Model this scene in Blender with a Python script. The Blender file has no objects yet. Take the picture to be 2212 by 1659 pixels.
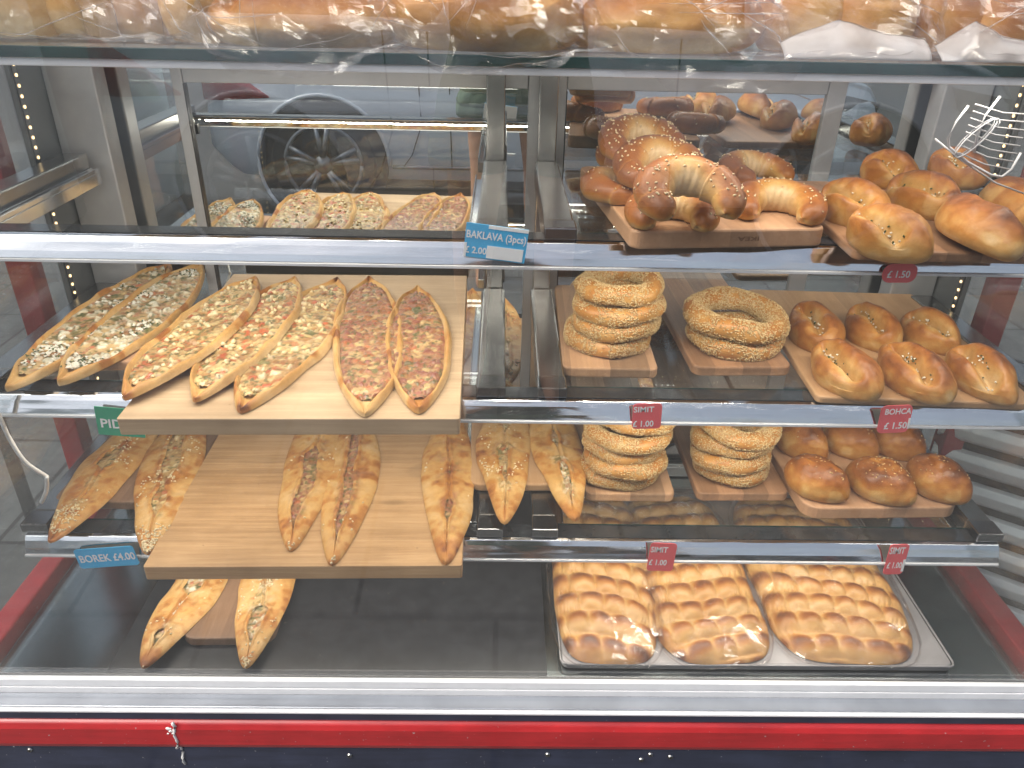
import bpy, bmesh, math, random
import numpy as np
from mathutils import Vector, Matrix, Euler
R = math.radians
scene = bpy.context.scene
random.seed(7)

# ------------------------------------------------------------------ camera
PITCH, YAW, ROLL = 28.5, 1.1, 1.3
CAM = Vector((0.0, -1.0, 1.24))
F0 = 1660.0                      # focal length in pixels of a 2212 wide picture
ROT = (Matrix.Rotation(R(-YAW), 3, 'Z') @ Matrix.Rotation(R(90 - PITCH), 3, 'X') @ Matrix.Rotation(R(ROLL), 3, 'Z'))
cd = bpy.data.cameras.new('camera')
cd.sensor_width = 36.0
cd.lens = F0 / 2212.0 * 36.0
cd.clip_start = 0.01
cd.clip_end = 600
cam = bpy.data.objects.new('camera', cd)
scene.collection.objects.link(cam)
cam.matrix_world = Matrix.Translation(CAM) @ ROT.to_4x4()
scene.camera = cam

# ------------------------------------------------------------------ sky, sun, exposure
SUN_EL, SUN_AZ = 54.0, 248.0     # azimuth clockwise from +Y (248 = over the left shoulder)
world = bpy.data.worlds.new("World")
scene.world = world
world.use_nodes = True
wt = world.node_tree
wt.nodes.clear()
sky = wt.nodes.new('ShaderNodeTexSky')
sky.sky_type = 'NISHITA'
sky.sun_disc = False
sky.sun_elevation = R(SUN_EL)
sky.sun_rotation = R(SUN_AZ)
sky.air_density = 1.0
sky.dust_density = 6.0
sky.ozone_density = 1.0
hsv = wt.nodes.new('ShaderNodeHueSaturation')      # thin high cloud takes most of the blue away
hsv.inputs['Saturation'].default_value = 0.62
bg = wt.nodes.new('ShaderNodeBackground')
bg.inputs['Strength'].default_value = 0.15
wo = wt.nodes.new('ShaderNodeOutputWorld')
wt.links.new(sky.outputs[0], hsv.inputs['Color'])
wt.links.new(hsv.outputs[0], bg.inputs['Color'])
wt.links.new(bg.outputs[0], wo.inputs['Surface'])
sd = bpy.data.lights.new('sun', 'SUN')
sd.energy = 1.2
sd.angle = R(45)
sd.color = (1.0, 0.96, 0.9)
sun = bpy.data.objects.new('sun', sd)
scene.collection.objects.link(sun)
_sdir = Vector((math.sin(R(SUN_AZ)) * math.cos(R(SUN_EL)), math.cos(R(SUN_AZ)) * math.cos(R(SUN_EL)), math.sin(R(SUN_EL))))
sun.rotation_euler = _sdir.to_track_quat('Z', 'Y').to_euler()
vs = scene.view_settings
vs.view_transform = 'Standard'
vs.look = 'None'
vs.exposure = 0.64
vs.gamma = 1.0
vs.use_curve_mapping = False
scene.cycles.use_denoising = True
scene.cycles.max_bounces = 14
scene.cycles.transparent_max_bounces = 40
scene.cycles.glossy_bounces = 8
scene.cycles.diffuse_bounces = 4
scene.cycles.sample_clamp_indirect = 6.0
scene.cycles.caustics_reflective = False
scene.cycles.caustics_refractive = False


# ------------------------------------------------------------------ where a spot of the photograph lies on a plane
def ray(px, py):
    d = ROT @ Vector(((px - 1106.0) / F0, -(py - 829.5) / F0, -1.0))
    return d


def at(px, py, z):
    d = ray(px, py)
    return CAM + d * ((z - CAM.z) / d.z)


def atY(px, py, y):
    d = ray(px, py)
    return CAM + d * ((y - CAM.y) / d.y)


# ------------------------------------------------------------------ object helpers
def setp(o, label=None, cat=None, group=None, kind=None):
    if label: o['label'] = label
    if cat: o['category'] = cat
    if group: o['group'] = group
    if kind: o['kind'] = kind
    return o


def link(o, parent=None):
    scene.collection.objects.link(o)
    if parent is not None:
        o.parent = parent
    return o


def empty(name, loc=(0, 0, 0), rot=(0, 0, 0), label=None, cat=None, group=None):
    o = bpy.data.objects.new(name, None)
    o.empty_display_size = 0.05
    o.location = loc
    o.rotation_euler = rot
    link(o)
    return setp(o, label, cat, group)


def mesh_obj(name, verts, faces, mat=None, parent=None, smooth=False, col=None, loc=(0, 0, 0), rot=(0, 0, 0)):
    me = bpy.data.meshes.new(name)
    v = np.asarray(verts, dtype=float).reshape(-1, 3)
    me.from_pydata(v.tolist(), [], faces.tolist() if isinstance(faces, np.ndarray) else faces)
    if col is not None:
        a = me.color_attributes.new('col', 'FLOAT_COLOR', 'POINT')
        c = np.ones((len(v), 4), dtype=np.float32)
        c[:, :3] = np.clip(np.asarray(col).reshape(-1, 3), 0.0, 1.0)
        a.data.foreach_set('color', c.ravel())
    if smooth:
        me.polygons.foreach_set('use_smooth', [True] * len(me.polygons))
    me.update()
    if mat is not None:
        me.materials.append(mat)
    o = bpy.data.objects.new(name, me)
    o.location = loc
    o.rotation_euler = rot
    return link(o, parent)


def copy_tree(o, loc, rot, label=None, group=None):
    c = o.copy()
    scene.collection.objects.link(c)
    c.location = loc
    c.rotation_euler = rot
    if label: c['label'] = label
    if group: c['group'] = group
    for ch in list(o.children):
        d = ch.copy()
        scene.collection.objects.link(d)
        d.parent = c
        for g in list(ch.children):
            e = g.copy()
            scene.collection.objects.link(e)
            e.parent = d
    return c


class MB:
    """collects boxes, bars and tubes, then becomes one mesh"""
    def __init__(self):
        self.v, self.f = [], []

    def add(self, vs, fs):
        b = len(self.v)
        self.v += [tuple(x) for x in vs]
        self.f += [tuple(i + b for i in f) for f in fs]
        return self

    def box(self, x0, x1, y0, y1, z0, z1):
        vs = [(x0, y0, z0), (x1, y0, z0), (x1, y1, z0), (x0, y1, z0), (x0, y0, z1), (x1, y0, z1), (x1, y1, z1), (x0, y1, z1)]
        return self.add(vs, [(0, 3, 2, 1), (4, 5, 6, 7), (0, 1, 5, 4), (1, 2, 6, 5), (2, 3, 7, 6), (3, 0, 4, 7)])

    def prism(self, prof, x0, x1):
        """prof: (y, z) outline swept along x"""
        n = len(prof)
        vs = [(x0, y, z) for y, z in prof] + [(x1, y, z) for y, z in prof]
        fs = [(i, (i + 1) % n, n + (i + 1) % n, n + i) for i in range(n)]
        fs += [tuple(range(n - 1, -1, -1)), tuple(range(n, 2 * n))]
        return self.add(vs, fs)

    def tube(self, pts, r, n=8):
        pts = [Vector(p) for p in pts]
        vs, fs = [], []
        up = Vector((0.013, 0.021, 1))
        for i, p in enumerate(pts):
            t = (pts[min(i + 1, len(pts) - 1)] - pts[max(i - 1, 0)]).normalized()
            a = t.cross(up)
            if a.length < 0.05:
                a = t.cross(Vector((1, 0, 0)))
            a.normalize()
            b = t.cross(a)
            rr = r[i] if isinstance(r, (list, tuple)) else r
            for k in range(n):
                w = 2 * math.pi * k / n
                vs.append(p + a * (math.cos(w) * rr) + b * (math.sin(w) * rr))
        for i in range(len(pts) - 1):
            for k in range(n):
                fs.append((i * n + k, i * n + (k + 1) % n, (i + 1) * n + (k + 1) % n, (i + 1) * n + k))
        fs.append(tuple(range(n - 1, -1, -1)))
        fs.append(tuple((len(pts) - 1) * n + k for k in range(n)))
        return self.add(vs, fs)

    def disc(self, c, axis, r, h, n=20, r2=None):
        """a short cylinder"""
        axis = Vector(axis).normalized()
        c = Vector(c)
        return self.tube([c, c + axis * h], [r, r2 if r2 is not None else r], n)

    def build(self, name, mat, parent=None, smooth=False, bevel=0.0, loc=(0, 0, 0), rot=(0, 0, 0), seg=2):
        o = mesh_obj(name, self.v, self.f, mat, parent, smooth, loc=loc, rot=rot)
        if bevel > 0:
            m = o.modifiers.new('bevel', 'BEVEL')
            m.width = bevel
            m.segments = seg
            m.limit_method = 'ANGLE'
        return o


# ------------------------------------------------------------------ noise (numpy)
def _hash(ix, iy, iz, seed):
    h = (ix.astype(np.uint32) * np.uint32(374761393) + iy.astype(np.uint32) * np.uint32(668265263)
         + iz.astype(np.uint32) * np.uint32(2246822519) + np.uint32((seed * 3266489917 + 12345) & 0xffffffff))
    h = (h ^ (h >> np.uint32(13))) * np.uint32(1274126177)
    h = h ^ (h >> np.uint32(16))
    return h.astype(np.float64) / 4294967295.0


def vnoise(P, seed=0):
    P = np.asarray(P, dtype=float)
    i = np.floor(P).astype(np.int64)
    f = P - i
    u = f * f * f * (f * (f * 6 - 15) + 10)
    out = 0
    for dx in (0, 1):
        for dy in (0, 1):
            for dz in (0, 1):
                w = (u[:, 0] if dx else 1 - u[:, 0]) * (u[:, 1] if dy else 1 - u[:, 1]) * (u[:, 2] if dz else 1 - u[:, 2])
                out = out + w * _hash(i[:, 0] + dx, i[:, 1] + dy, i[:, 2] + dz, seed)
    return out * 2 - 1


def fbm(P, scale=1.0, octv=3, seed=0):
    P = np.asarray(P, dtype=float) * scale + 100.0
    a, s, t = 1.0, 0.0, 0.0
    for k in range(octv):
        s = s + a * vnoise(P * (2 ** k), seed + 17 * k)
        t += a
        a *= 0.5
    return s / t


def sstep(a, b, x):
    t = np.clip((x - a) / (b - a), 0, 1)
    return t * t * (3 - 2 * t)


def lerp(a, b, t):
    return a + (b - a) * t


RAMP_T = [0.0, 0.3, 0.55, 0.78, 1.0]
RAMP_C = np.array([(.66, .48, .26), (.58, .345, .115), (.455, .20, .046), (.30, .104, .023), (.12, .040, .012)])


def crust(t, ramp=RAMP_C):
    t = np.clip(t, 0, 1).ravel()
    return np.stack([np.interp(t, RAMP_T, ramp[:, k]) for k in range(3)], 1)


def grid_faces(n, m, wrap_u=False, wrap_v=False):
    """quads of an n x m vertex grid, row index first"""
    ii = np.arange(n if wrap_u else n - 1)
    jj = np.arange(m if wrap_v else m - 1)
    I, J = np.meshgrid(ii, jj, indexing='ij')
    I2, J2 = (I + 1) % n, (J + 1) % m
    return np.stack([I * m + J, I2 * m + J, I2 * m + J2, I * m + J2], -1).reshape(-1, 4)


def seeds_mesh(pos, nor, size, rng, flat=0.35):
    """little teardrop grains lying on a surface"""
    K = len(pos)
    rnd = rng.normal(size=(K, 3))
    t = rnd - nor * np.sum(rnd * nor, 1, keepdims=True)
    t /= np.linalg.norm(t, axis=1, keepdims=True) + 1e-9
    tilt = rng.normal(size=(K, 1)) * 0.22
    t = t + nor * tilt
    t /= np.linalg.norm(t, axis=1, keepdims=True)
    b = np.cross(nor, t)
    b /= np.linalg.norm(b, axis=1, keepdims=True) + 1e-9
    n2 = np.cross(t, b)
    L = size * rng.uniform(.8, 1.15, (K, 1))
    base = [(.55, 0, 0), (.1, .3, 0), (-.3, .22, 0), (-.5, 0, 0), (-.3, -.22, 0), (.1, -.3, 0), (-.05, 0, flat), (-.05, 0, -flat)]
    V = np.stack([pos + t * L * x + b * L * y + n2 * L * z for x, y, z in base], 1)
    fs = []
    for k in range(6):
        fs.append((k, (k + 1) % 6, 6))
        fs.append(((k + 1) % 6, k, 7))
    Fc = (np.array(fs)[None] + (np.arange(K) * 8)[:, None, None]).reshape(-1, 3)
    return V.reshape(-1, 3), Fc


# ------------------------------------------------------------------ materials
class NT:
    def __init__(self, name):
        self.m = bpy.data.materials.new(name)
        self.m.use_nodes = True
        self.t = self.m.node_tree
        self.t.nodes.clear()
        self.out = self.t.nodes.new('ShaderNodeOutputMaterial')

    def n(self, kind, **kw):
        nd = self.t.nodes.new(kind)
        for k, v in kw.items():
            setattr(nd, k, v)
        return nd

    def l(self, a, b):
        self.t.links.new(a, b)

    def math(self, op, a, b=None, clamp=False):
        nd = self.n('ShaderNodeMath', operation=op, use_clamp=clamp)
        for i, x in enumerate((a, b)):
            if x is None: continue
            if isinstance(x, (int, float)): nd.inputs[i].default_value = x
            else: self.l(x, nd.inputs[i])
        return nd.outputs[0]

    def coords(self, scale=(1, 1, 1), out='Object', rot=(0, 0, 0)):
        tc = self.n('ShaderNodeTexCoord')
        mp = self.n('ShaderNodeMapping')
        mp.inputs['Scale'].default_value = scale
        mp.inputs['Rotation'].default_value = rot
        self.l(tc.outputs[out], mp.inputs['Vector'])
        return mp.outputs[0]

    def noise(self, vec, scale, detail=3, rough=.55, dist=0.0):
        nd = self.n('ShaderNodeTexNoise')
        nd.inputs['Scale'].default_value = scale
        nd.inputs['Detail'].default_value = detail
        nd.inputs['Roughness'].default_value = rough
        nd.inputs['Distortion'].default_value = dist
        if vec is not None: self.l(vec, nd.inputs['Vector'])
        return nd.outputs['Fac']

    def ramp(self, fac, stops):
        nd = self.n('ShaderNodeValToRGB')
        el = nd.color_ramp.elements
        while len(el) > 1: el.remove(el[-1])
        for i, (p, c) in enumerate(stops):
            e = el[0] if i == 0 else el.new(p)
            e.position = p
            e.color = (*c, 1)
        self.l(fac, nd.inputs['Fac'])
        return nd.outputs['Color']

    def mix(self, a, b, fac, mode='MIX'):
        nd = self.n('ShaderNodeMix', data_type='RGBA', blend_type=mode)
        for sock, x in ((nd.inputs[0], fac), (nd.inputs[6], a), (nd.inputs[7], b)):
            if isinstance(x, (int, float)): sock.default_value = x
            elif isinstance(x, tuple): sock.default_value = (*x, 1)
            else: self.l(x, sock)
        return nd.outputs[2]

    def bump(self, h, strength, dist):
        nd = self.n('ShaderNodeBump')
        nd.inputs['Strength'].default_value = strength
        nd.inputs['Distance'].default_value = dist
        self.l(h, nd.inputs['Height'])
        return nd.outputs[0]

    def bsdf(self, color=None, rough=.5, metal=0.0, normal=None, **kw):
        p = self.n('ShaderNodeBsdfPrincipled')
        for sock, x in ((p.inputs['Base Color'], color), (p.inputs['Roughness'], rough), (p.inputs['Metallic'], metal)):
            if x is None: continue
            if isinstance(x, (int, float)): sock.default_value = x
            elif isinstance(x, tuple): sock.default_value = (*x, 1)
            else: self.l(x, sock)
        if normal is not None: self.l(normal, p.inputs['Normal'])
        for k, v in kw.items():
            p.inputs[k.replace('_', ' ')].default_value = v
        self.l(p.outputs[0], self.out.inputs['Surface'])
        return p

    def schlick(self, f0):
        g = self.n('ShaderNodeNewGeometry')
        dt = self.n('ShaderNodeVectorMath', operation='DOT_PRODUCT')
        self.l(g.outputs['Normal'], dt.inputs[0])
        self.l(g.outputs['Incoming'], dt.inputs[1])
        c = self.math('ABSOLUTE', dt.outputs['Value'])
        p = self.math('POWER', self.math('SUBTRACT', 1.0, c, True), 5.0)
        return self.math('ADD', self.math('MULTIPLY', p, 1.0 - f0), f0, True)


def m_plain(name, color, rough=.5, metal=0.0, nscale=40.0, namp=.12, bump=0.0, bscale=200, scuff=0.0, **kw):
    t = NT(name)
    v = t.coords()
    n1 = t.noise(v, nscale, 4)
    k0 = tuple(c * (1 - namp) for c in color)
    k1 = tuple(min(1, c * (1 + namp)) for c in color)
    col = t.ramp(n1, [(.3, k0), (.7, k1)])
    if scuff:        # grime in long wipes, chips and specks
        w1 = t.ramp(t.noise(t.coords((3, 30, 30)), 3.0, 5, .7), [(.45, (1, 1, 1)), (.75, (1 - scuff,) * 3)])
        col = t.mix(col, w1, 1.0, 'MULTIPLY')
        sp = t.ramp(t.noise(v, 170, 2, .5), [(.73, (0, 0, 0)), (.78, (1, 1, 1))])
        col = t.mix(col, (.45, .45, .45), t.math('MULTIPLY', sp, .8))
    nor = t.bump(t.noise(v, bscale, 3), bump, .002) if bump else None
    t.bsdf(col, rough, metal, nor, **kw)
    return t.m


def m_glass(name, f0=.045, tint=(.97, .985, .98), rough=0.0, dirt_veil=0.0):
    t = NT(name)
    tr = t.n('ShaderNodeBsdfTransparent')
    tr.inputs[0].default_value = (*tint, 1)
    gl = t.n('ShaderNodeBsdfGlossy')
    gl.inputs['Roughness'].default_value = rough
    mx = t.n('ShaderNodeMixShader')
    t.l(t.schlick(f0), mx.inputs[0])
    t.l(tr.outputs[0], mx.inputs[1])
    t.l(gl.outputs[0], mx.inputs[2])
    last = mx.outputs[0]
    if dirt_veil:  # diffuse film: slight dirt plus a painted veil of hazy street reflections
        df = t.n('ShaderNodeBsdfDiffuse')
        df.inputs[0].default_value = (.6, .6, .58, 1)
        m2 = t.n('ShaderNodeMixShader')
        sm = t.noise(t.coords((1, 1, .5)), 6, 5, .65)
        t.l(t.math('MULTIPLY', t.math('ADD', sm, .15, True), dirt_veil), m2.inputs[0])
        t.l(last, m2.inputs[1])
        t.l(df.outputs[0], m2.inputs[2])
        last = m2.outputs[0]
    t.l(last, t.out.inputs['Surface'])
    return t.m


def m_mirror(name, refl=.8, tint=(.86, .9, .9), base=(.02, .025, .025)):
    t = NT(name)
    gl = t.n('ShaderNodeBsdfGlossy')
    gl.inputs['Color'].default_value = (*tint, 1)
    gl.inputs['Roughness'].default_value = 0.004
    df = t.n('ShaderNodeBsdfDiffuse')
    sm = t.noise(t.coords((1, 1, .35)), 9, 6, .7)
    c = t.ramp(sm, [(.35, base), (.8, (.22, .23, .22))])
    t.l(c, df.inputs[0])
    mx = t.n('ShaderNodeMixShader')
    mx.inputs[0].default_value = refl
    t.l(df.outputs[0], mx.inputs[1])
    t.l(gl.outputs[0], mx.inputs[2])
    t.l(mx.outputs[0], t.out.inputs['Surface'])
    return t.m


def m_steel(name, color=(.62, .63, .63), rough=.25, brush=(3, 3, 220), bump=.02, wave=0.0):
    t = NT(name)
    v = t.coords(brush)
    n1 = t.noise(v, 6, 3)
    v2 = t.coords()
    n2 = t.noise(v2, 14, 4)
    r = t.math('ADD', t.math('MULTIPLY', n2, rough * .35), rough * .8)
    c = t.ramp(n1, [(.3, tuple(x * .93 for x in color)), (.7, color)])
    wav = t.bump(t.noise(t.coords((4, 18, 18)), 1.0, 2), wave, .02) if wave else None
    nb = t.n('ShaderNodeBump')
    nb.inputs['Strength'].default_value = bump
    nb.inputs['Distance'].default_value = .001
    t.l(n1, nb.inputs['Height'])
    if wav is not None: t.l(wav, nb.inputs['Normal'])
    t.bsdf(c, r, 1.0, nb.outputs[0])
    return t.m


def m_crust(name, rough=.42, coat=.0, bump=.25, bscale=260, spec=.4):
    """reads the baked colour of the crust and breaks it up with fine mottling"""
    t = NT(name)
    a = t.n('ShaderNodeAttribute', attribute_name='col')
    v = t.coords()
    n1 = t.noise(v, 90, 5, .6)
    n2 = t.noise(v, 420, 3)
    f = t.ramp(n1, [(.25, (.80, .76, .70)), (.75, (1.0, 1.0, 1.0))])
    f2 = t.ramp(n2, [(.3, (.9, .88, .85)), (.6, (1, 1, 1))])
    c = t.mix(a.outputs['Color'], f, 1.0, 'MULTIPLY')
    c = t.mix(c, f2, 1.0, 'MULTIPLY')
    h = t.math('ADD', t.math('MULTIPLY', t.noise(v, bscale, 4, .6), .6), t.math('MULTIPLY', t.noise(v, 55, 4, .6), 2.2))
    p = t.bsdf(c, rough, 0.0, t.bump(h, bump, .0012))
    p.inputs['Specular IOR Level'].default_value = spec
    p.inputs['Subsurface Weight'].default_value = .08
    p.inputs['Subsurface Radius'].default_value = (.012, .006, .003)
    p.inputs['Subsurface Scale'].default_value = .5
    if coat:
        p.inputs['Coat Weight'].default_value = coat
        p.inputs['Coat Roughness'].default_value = .22
    return t.m


def m_wood(name, c0, c1, grain='x', planks=0.0, tone=.18, gscale=1.0, knots=0.0, rough=.5):
    """long grain along the board's own x or y axis, glued staves of width «planks»"""
    t = NT(name)
    if grain == 'x':
        sc = (2.2 * gscale, 60 * gscale, 60 * gscale)
        ax = 1
    else:
        sc = (60 * gscale, 2.2 * gscale, 60 * gscale)
        ax = 0
    v = t.coords(sc)
    v0 = t.coords()
    g1 = t.noise(v, 1.0, 5, .62, .4)
    g2 = t.noise(v, 4.2, 3, .6)
    g = t.math('ADD', t.math('MULTIPLY', g1, .7), t.math('MULTIPLY', g2, .3))
    col = t.ramp(g, [(.28, c0), (.5, tuple((a + b) / 2 for a, b in zip(c0, c1))), (.72, c1)])
    if planks:
        sx = t.n('ShaderNodeSeparateXYZ')
        t.l(v0, sx.inputs[0])
        k = t.math('FLOOR', t.math('MULTIPLY', sx.outputs[ax], 1.0 / planks))
        wn = t.n('ShaderNodeTexWhiteNoise', noise_dimensions='1D')
        t.l(t.math('ADD', k, 3.37), wn.inputs['W'])
        kk = t.math('ADD', t.math('MULTIPLY', wn.outputs['Value'], tone * 2), 1 - tone)
        cb = t.n('ShaderNodeCombineColor')
        for i in range(3): t.l(kk, cb.inputs[i])
        col = t.mix(col, cb.outputs[0], 1.0, 'MULTIPLY')
    if knots:
        kn = t.noise(t.coords((9, 22, 9) if grain == 'x' else (22, 9, 9)), 1.0, 1)
        kf = t.ramp(kn, [(.70, (1, 1, 1)), (.78, (1 - knots,) * 3)])
        col = t.mix(col, kf, 1.0, 'MULTIPLY')
    st = t.ramp(t.noise(v0, 7, 4, .6), [(.25, (.74, .70, .64)), (.6, (1, 1, 1))])
    col = t.mix(col, st, 1.0, 'MULTIPLY')
    t.bsdf(col, rough, 0, t.bump(g, .12, .001))
    return t.m


def m_film(name, f0=.07, haze=.10, tint=(.97, .96, .96)):
    """thin cellophane: clear, shiny, faintly milky"""
    t = NT(name)
    tr = t.n('ShaderNodeBsdfTransparent')
    tr.inputs[0].default_value = (*tint, 1)
    v = t.coords()
    geo = t.n('ShaderNodeNewGeometry')
    nrm = geo.outputs['Normal']
    for sc, amp, rot in (((5, 13, 9), 1.0, (.5, .2, .7)), ((26, 11, 19), .45, (.2, .9, .3))):   # creased film: every facet tilts its own way
        vo = t.n('ShaderNodeTexVoronoi')
        vo.inputs['Scale'].default_value = 1.0
        wv = t.n('ShaderNodeVectorMath', operation='ADD')
        nz = t.n('ShaderNodeTexNoise')
        nz.inputs['Scale'].default_value = 14
        t.l(v, nz.inputs['Vector'])
        sc1 = t.n('ShaderNodeVectorMath', operation='SCALE')
        sc1.inputs['Scale'].default_value = .9
        t.l(nz.outputs['Color'], sc1.inputs[0])
        t.l(t.coords(sc, 'Object', rot), wv.inputs[0]); t.l(sc1.outputs[0], wv.inputs[1])
        t.l(wv.outputs[0], vo.inputs['Vector'])
        sb = t.n('ShaderNodeVectorMath', operation='SUBTRACT')
        sb.inputs[1].default_value = (.5, .5, .5)
        t.l(vo.outputs['Color'], sb.inputs[0])
        sl = t.n('ShaderNodeVectorMath', operation='SCALE')
        sl.inputs['Scale'].default_value = amp
        t.l(sb.outputs[0], sl.inputs[0])
        ad_ = t.n('ShaderNodeVectorMath', operation='ADD')
        t.l(nrm, ad_.inputs[0]); t.l(sl.outputs[0], ad_.inputs[1])
        nrm = ad_.outputs[0]
    nn = t.n('ShaderNodeVectorMath', operation='NORMALIZE')
    t.l(nrm, nn.inputs[0])
    gl = t.n('ShaderNodeBsdfGlossy')
    gl.inputs['Roughness'].default_value = .17
    t.l(nn.outputs[0], gl.inputs['Normal'])
    df = t.n('ShaderNodeBsdfTranslucent')
    df.inputs[0].default_value = (.85, .82, .82, 1)
    d2 = t.n('ShaderNodeBsdfDiffuse')
    d2.inputs[0].default_value = (.85, .82, .82, 1)
    ad = t.n('ShaderNodeMixShader')
    ad.inputs[0].default_value = .5
    t.l(df.outputs[0], ad.inputs[1]); t.l(d2.outputs[0], ad.inputs[2])
    m1 = t.n('ShaderNodeMixShader')
    hz = t.math('MULTIPLY', t.math('ADD', t.math('MULTIPLY', t.noise(v, 14, 3), 1.2), .2), haze)
    t.l(hz, m1.inputs[0])
    t.l(tr.outputs[0], m1.inputs[1]); t.l(ad.outputs[0], m1.inputs[2])
    m2 = t.n('ShaderNodeMixShader')
    t.l(t.schlick(f0), m2.inputs[0])
    t.l(m1.outputs[0], m2.inputs[1]); t.l(gl.outputs[0], m2.inputs[2])
    t.l(m2.outputs[0], t.out.inputs['Surface'])
    return t.m


def m_emit(name, color, strength, sample=False):
    t = NT(name)
    e = t.n('ShaderNodeEmission')
    e.inputs[0].default_value = (*color, 1)
    e.inputs[1].default_value = strength
    t.l(e.outputs[0], t.out.inputs['Surface'])
    if not sample:
        t.m.cycles.emission_sampling = 'NONE'
    return t.m


M = {}
M['glass'] = m_glass('clear_glass', .045, (.972, .985, .98), dirt_veil=.012)
M['front_glass'] = m_glass('front_glass', .08, (.985, .99, .99), dirt_veil=.030)
M['side_glass'] = m_glass('side_glass', .15, (.92, .95, .95), dirt_veil=.05)
M['glass_edge'] = m_plain('green_glass_edge', (.004, .03, .028), .12, 0, 30, .4)
M['mirror'] = m_mirror('mirror_door', .90)
M['chrome'] = m_steel('polished_rail', (.74, .76, .78), .09, (2, 60, 60), .02, .22)
M['chrome_flat'] = m_steel('runner_chrome', (.62, .64, .66), .13, (60, 2, 60), .02)
M['steel'] = m_steel('brushed_steel', (.34, .34, .33), .24, (60, 60, 2), .02)
M['steel_dark'] = m_steel('dull_bracket_steel', (.26, .265, .27), .2, (60, 2, 60), .02)
M['alu'] = m_plain('satin_aluminium', (.40, .41, .42), .38, .45, 25, .08)
M['panel'] = m_plain('grey_steel_panel', (.14, .15, .15), .38, .25, 18, .12)
M['alu_white'] = m_plain('white_anodised_strip', (.80, .81, .82), .35, .1, 25, .06)
M['ledge'] = m_plain('dark_rail_ledge', (.06, .065, .07), .12, .6, 30, .3)
M['navy'] = m_plain('navy_enamel', (.035, .042, .075), .34, 0, 12, .25, .04, 60, .35, Coat_Weight=.4)
M['red'] = m_plain('red_enamel', (.48, .024, .028), .36, 0, 14, .14, .05, 90, .22, Coat_Weight=.3)
M['floor_steel'] = m_steel('case_floor', (.30, .34, .345), .20, (3, 90, 3), .05)
M['mat_dark'] = m_plain('dark_rubber', (.017, .018, .021), .30, 0, 30, .3, .05, 420)
M['tray'] = m_plain('grey_tray_metal', (.30, .29, .295), .42, .35, 20, .10)
M['black'] = m_plain('black_plastic', (.012, .012, .013), .4)
M['white'] = m_plain('white_plastic', (.78, .78, .76), .4)
M['film'] = m_film('cellophane', .075, .012)
M['film_tray'] = m_film('smooth_cellophane', .11, .03)
M['crease'] = m_film('folded_film', .12, .32)
M['film_flat'] = m_film('cellophane_flat', .06, .07)
M['paper'] = m_film('milky_bag_paper', .06, .75, (.95, .93, .92))
M['bun'] = m_crust('glazed_crust', .44, .10, .35, spec=.28)
M['wire'] = m_plain('coated_wire', (.42, .42, .43), .4)
M['sill'] = m_plain('sill_plate', (.40, .43, .47), .22, .6, 9, .15)
M['dough'] = m_crust('matt_crust', .52, .05, .35)
M['loaf'] = m_crust('loaf_crust', .45, .10, .3)
M['filling'] = m_crust('baked_filling', .38, .20, .6, 500, .5)
M['cheese'] = m_crust('crumbled_cheese', .5, 0, .4, 500)
M['sesame'] = m_crust('sesame_seed', .45, 0, .1, 900)

# =================================================================== SETTING
XC = 0.034                       # middle of the case
XW = 0.84                        # half width at the side glass
YF, YM = -0.135, 0.475            # front glass, mirrored back doors
ZF = 0.20                        # case floor
RZ = (0.915, 0.670, 0.402)       # top edge of the three shelf rails


def ground_material():
    t = NT('asphalt')
    v = t.coords()
    n1 = t.noise(v, 140, 4, .7)
    n2 = t.noise(v, 1.3, 4, .6)
    vo = t.n('ShaderNodeTexVoronoi')
    vo.inputs['Scale'].default_value = 150
    t.l(v, vo.inputs['Vector'])
    c = t.ramp(n1, [(.3, (.022, .023, .024)), (.55, (.05, .051, .052)), (.8, (.15, .15, .145))])
    c = t.mix(c, t.ramp(n2, [(.3, (.7, .7, .7)), (.7, (1.15, 1.15, 1.15))]), 1.0, 'MULTIPLY')
    t.bsdf(c, .8, 0, t.bump(vo.outputs['Distance'], .4, .004))
    return t.m


def paving_material():
    t = NT('grey_paving')
    v = t.coords()
    br = t.n('ShaderNodeTexBrick')
    br.inputs['Scale'].default_value = 1.0
    br.inputs['Brick Width'].default_value = .6
    br.inputs['Row Height'].default_value = .45
    br.inputs['Mortar Size'].default_value = .006
    br.inputs['Color1'].default_value = (.085, .088, .088, 1)
    br.inputs['Color2'].default_value = (.115, .117, .115, 1)
    br.inputs['Mortar'].default_value = (.035, .035, .035, 1)
    t.l(v, br.inputs['Vector'])
    n = t.noise(v, 30, 5, .65)
    c = t.mix(br.outputs['Color'], t.ramp(n, [(.3, (.72, .72, .72)), (.7, (1.1, 1.1, 1.1))]), 1.0, 'MULTIPLY')
    t.bsdf(c, .75, 0, t.bump(n, .3, .002))
    return t.m


M['asphalt'] = ground_material()
M['paving'] = paving_material()
road = MB().add([(-60, -60, -.12), (60, -60, -.12), (60, 60, -.12), (-60, 60, -.12)], [(0, 1, 2, 3)]).build('road', M['asphalt'])
setp(road, 'dark rough asphalt road where the silver car is parked', 'road', kind='structure')
pv = MB().box(-8, 8, -1.62, 5.0, -.11, 0.0).build('pavement', M['paving'], bevel=.01)
setp(pv, 'grey paving slabs under the display case', 'pavement', kind='structure')

# =================================================================== THE DISPLAY CASE
case = empty('display_case', (XC, 0, 0), label='glass fronted bakery display case with steel shelves and a red band along its base', cat='display case')


def part(mb, name, mat, parent=case, smooth=False, bevel=0.0, label=None, seg=2):
    o = mb.build(name, mat, parent, smooth, bevel, seg=seg)
    if label: o['label'] = label
    return o


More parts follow.
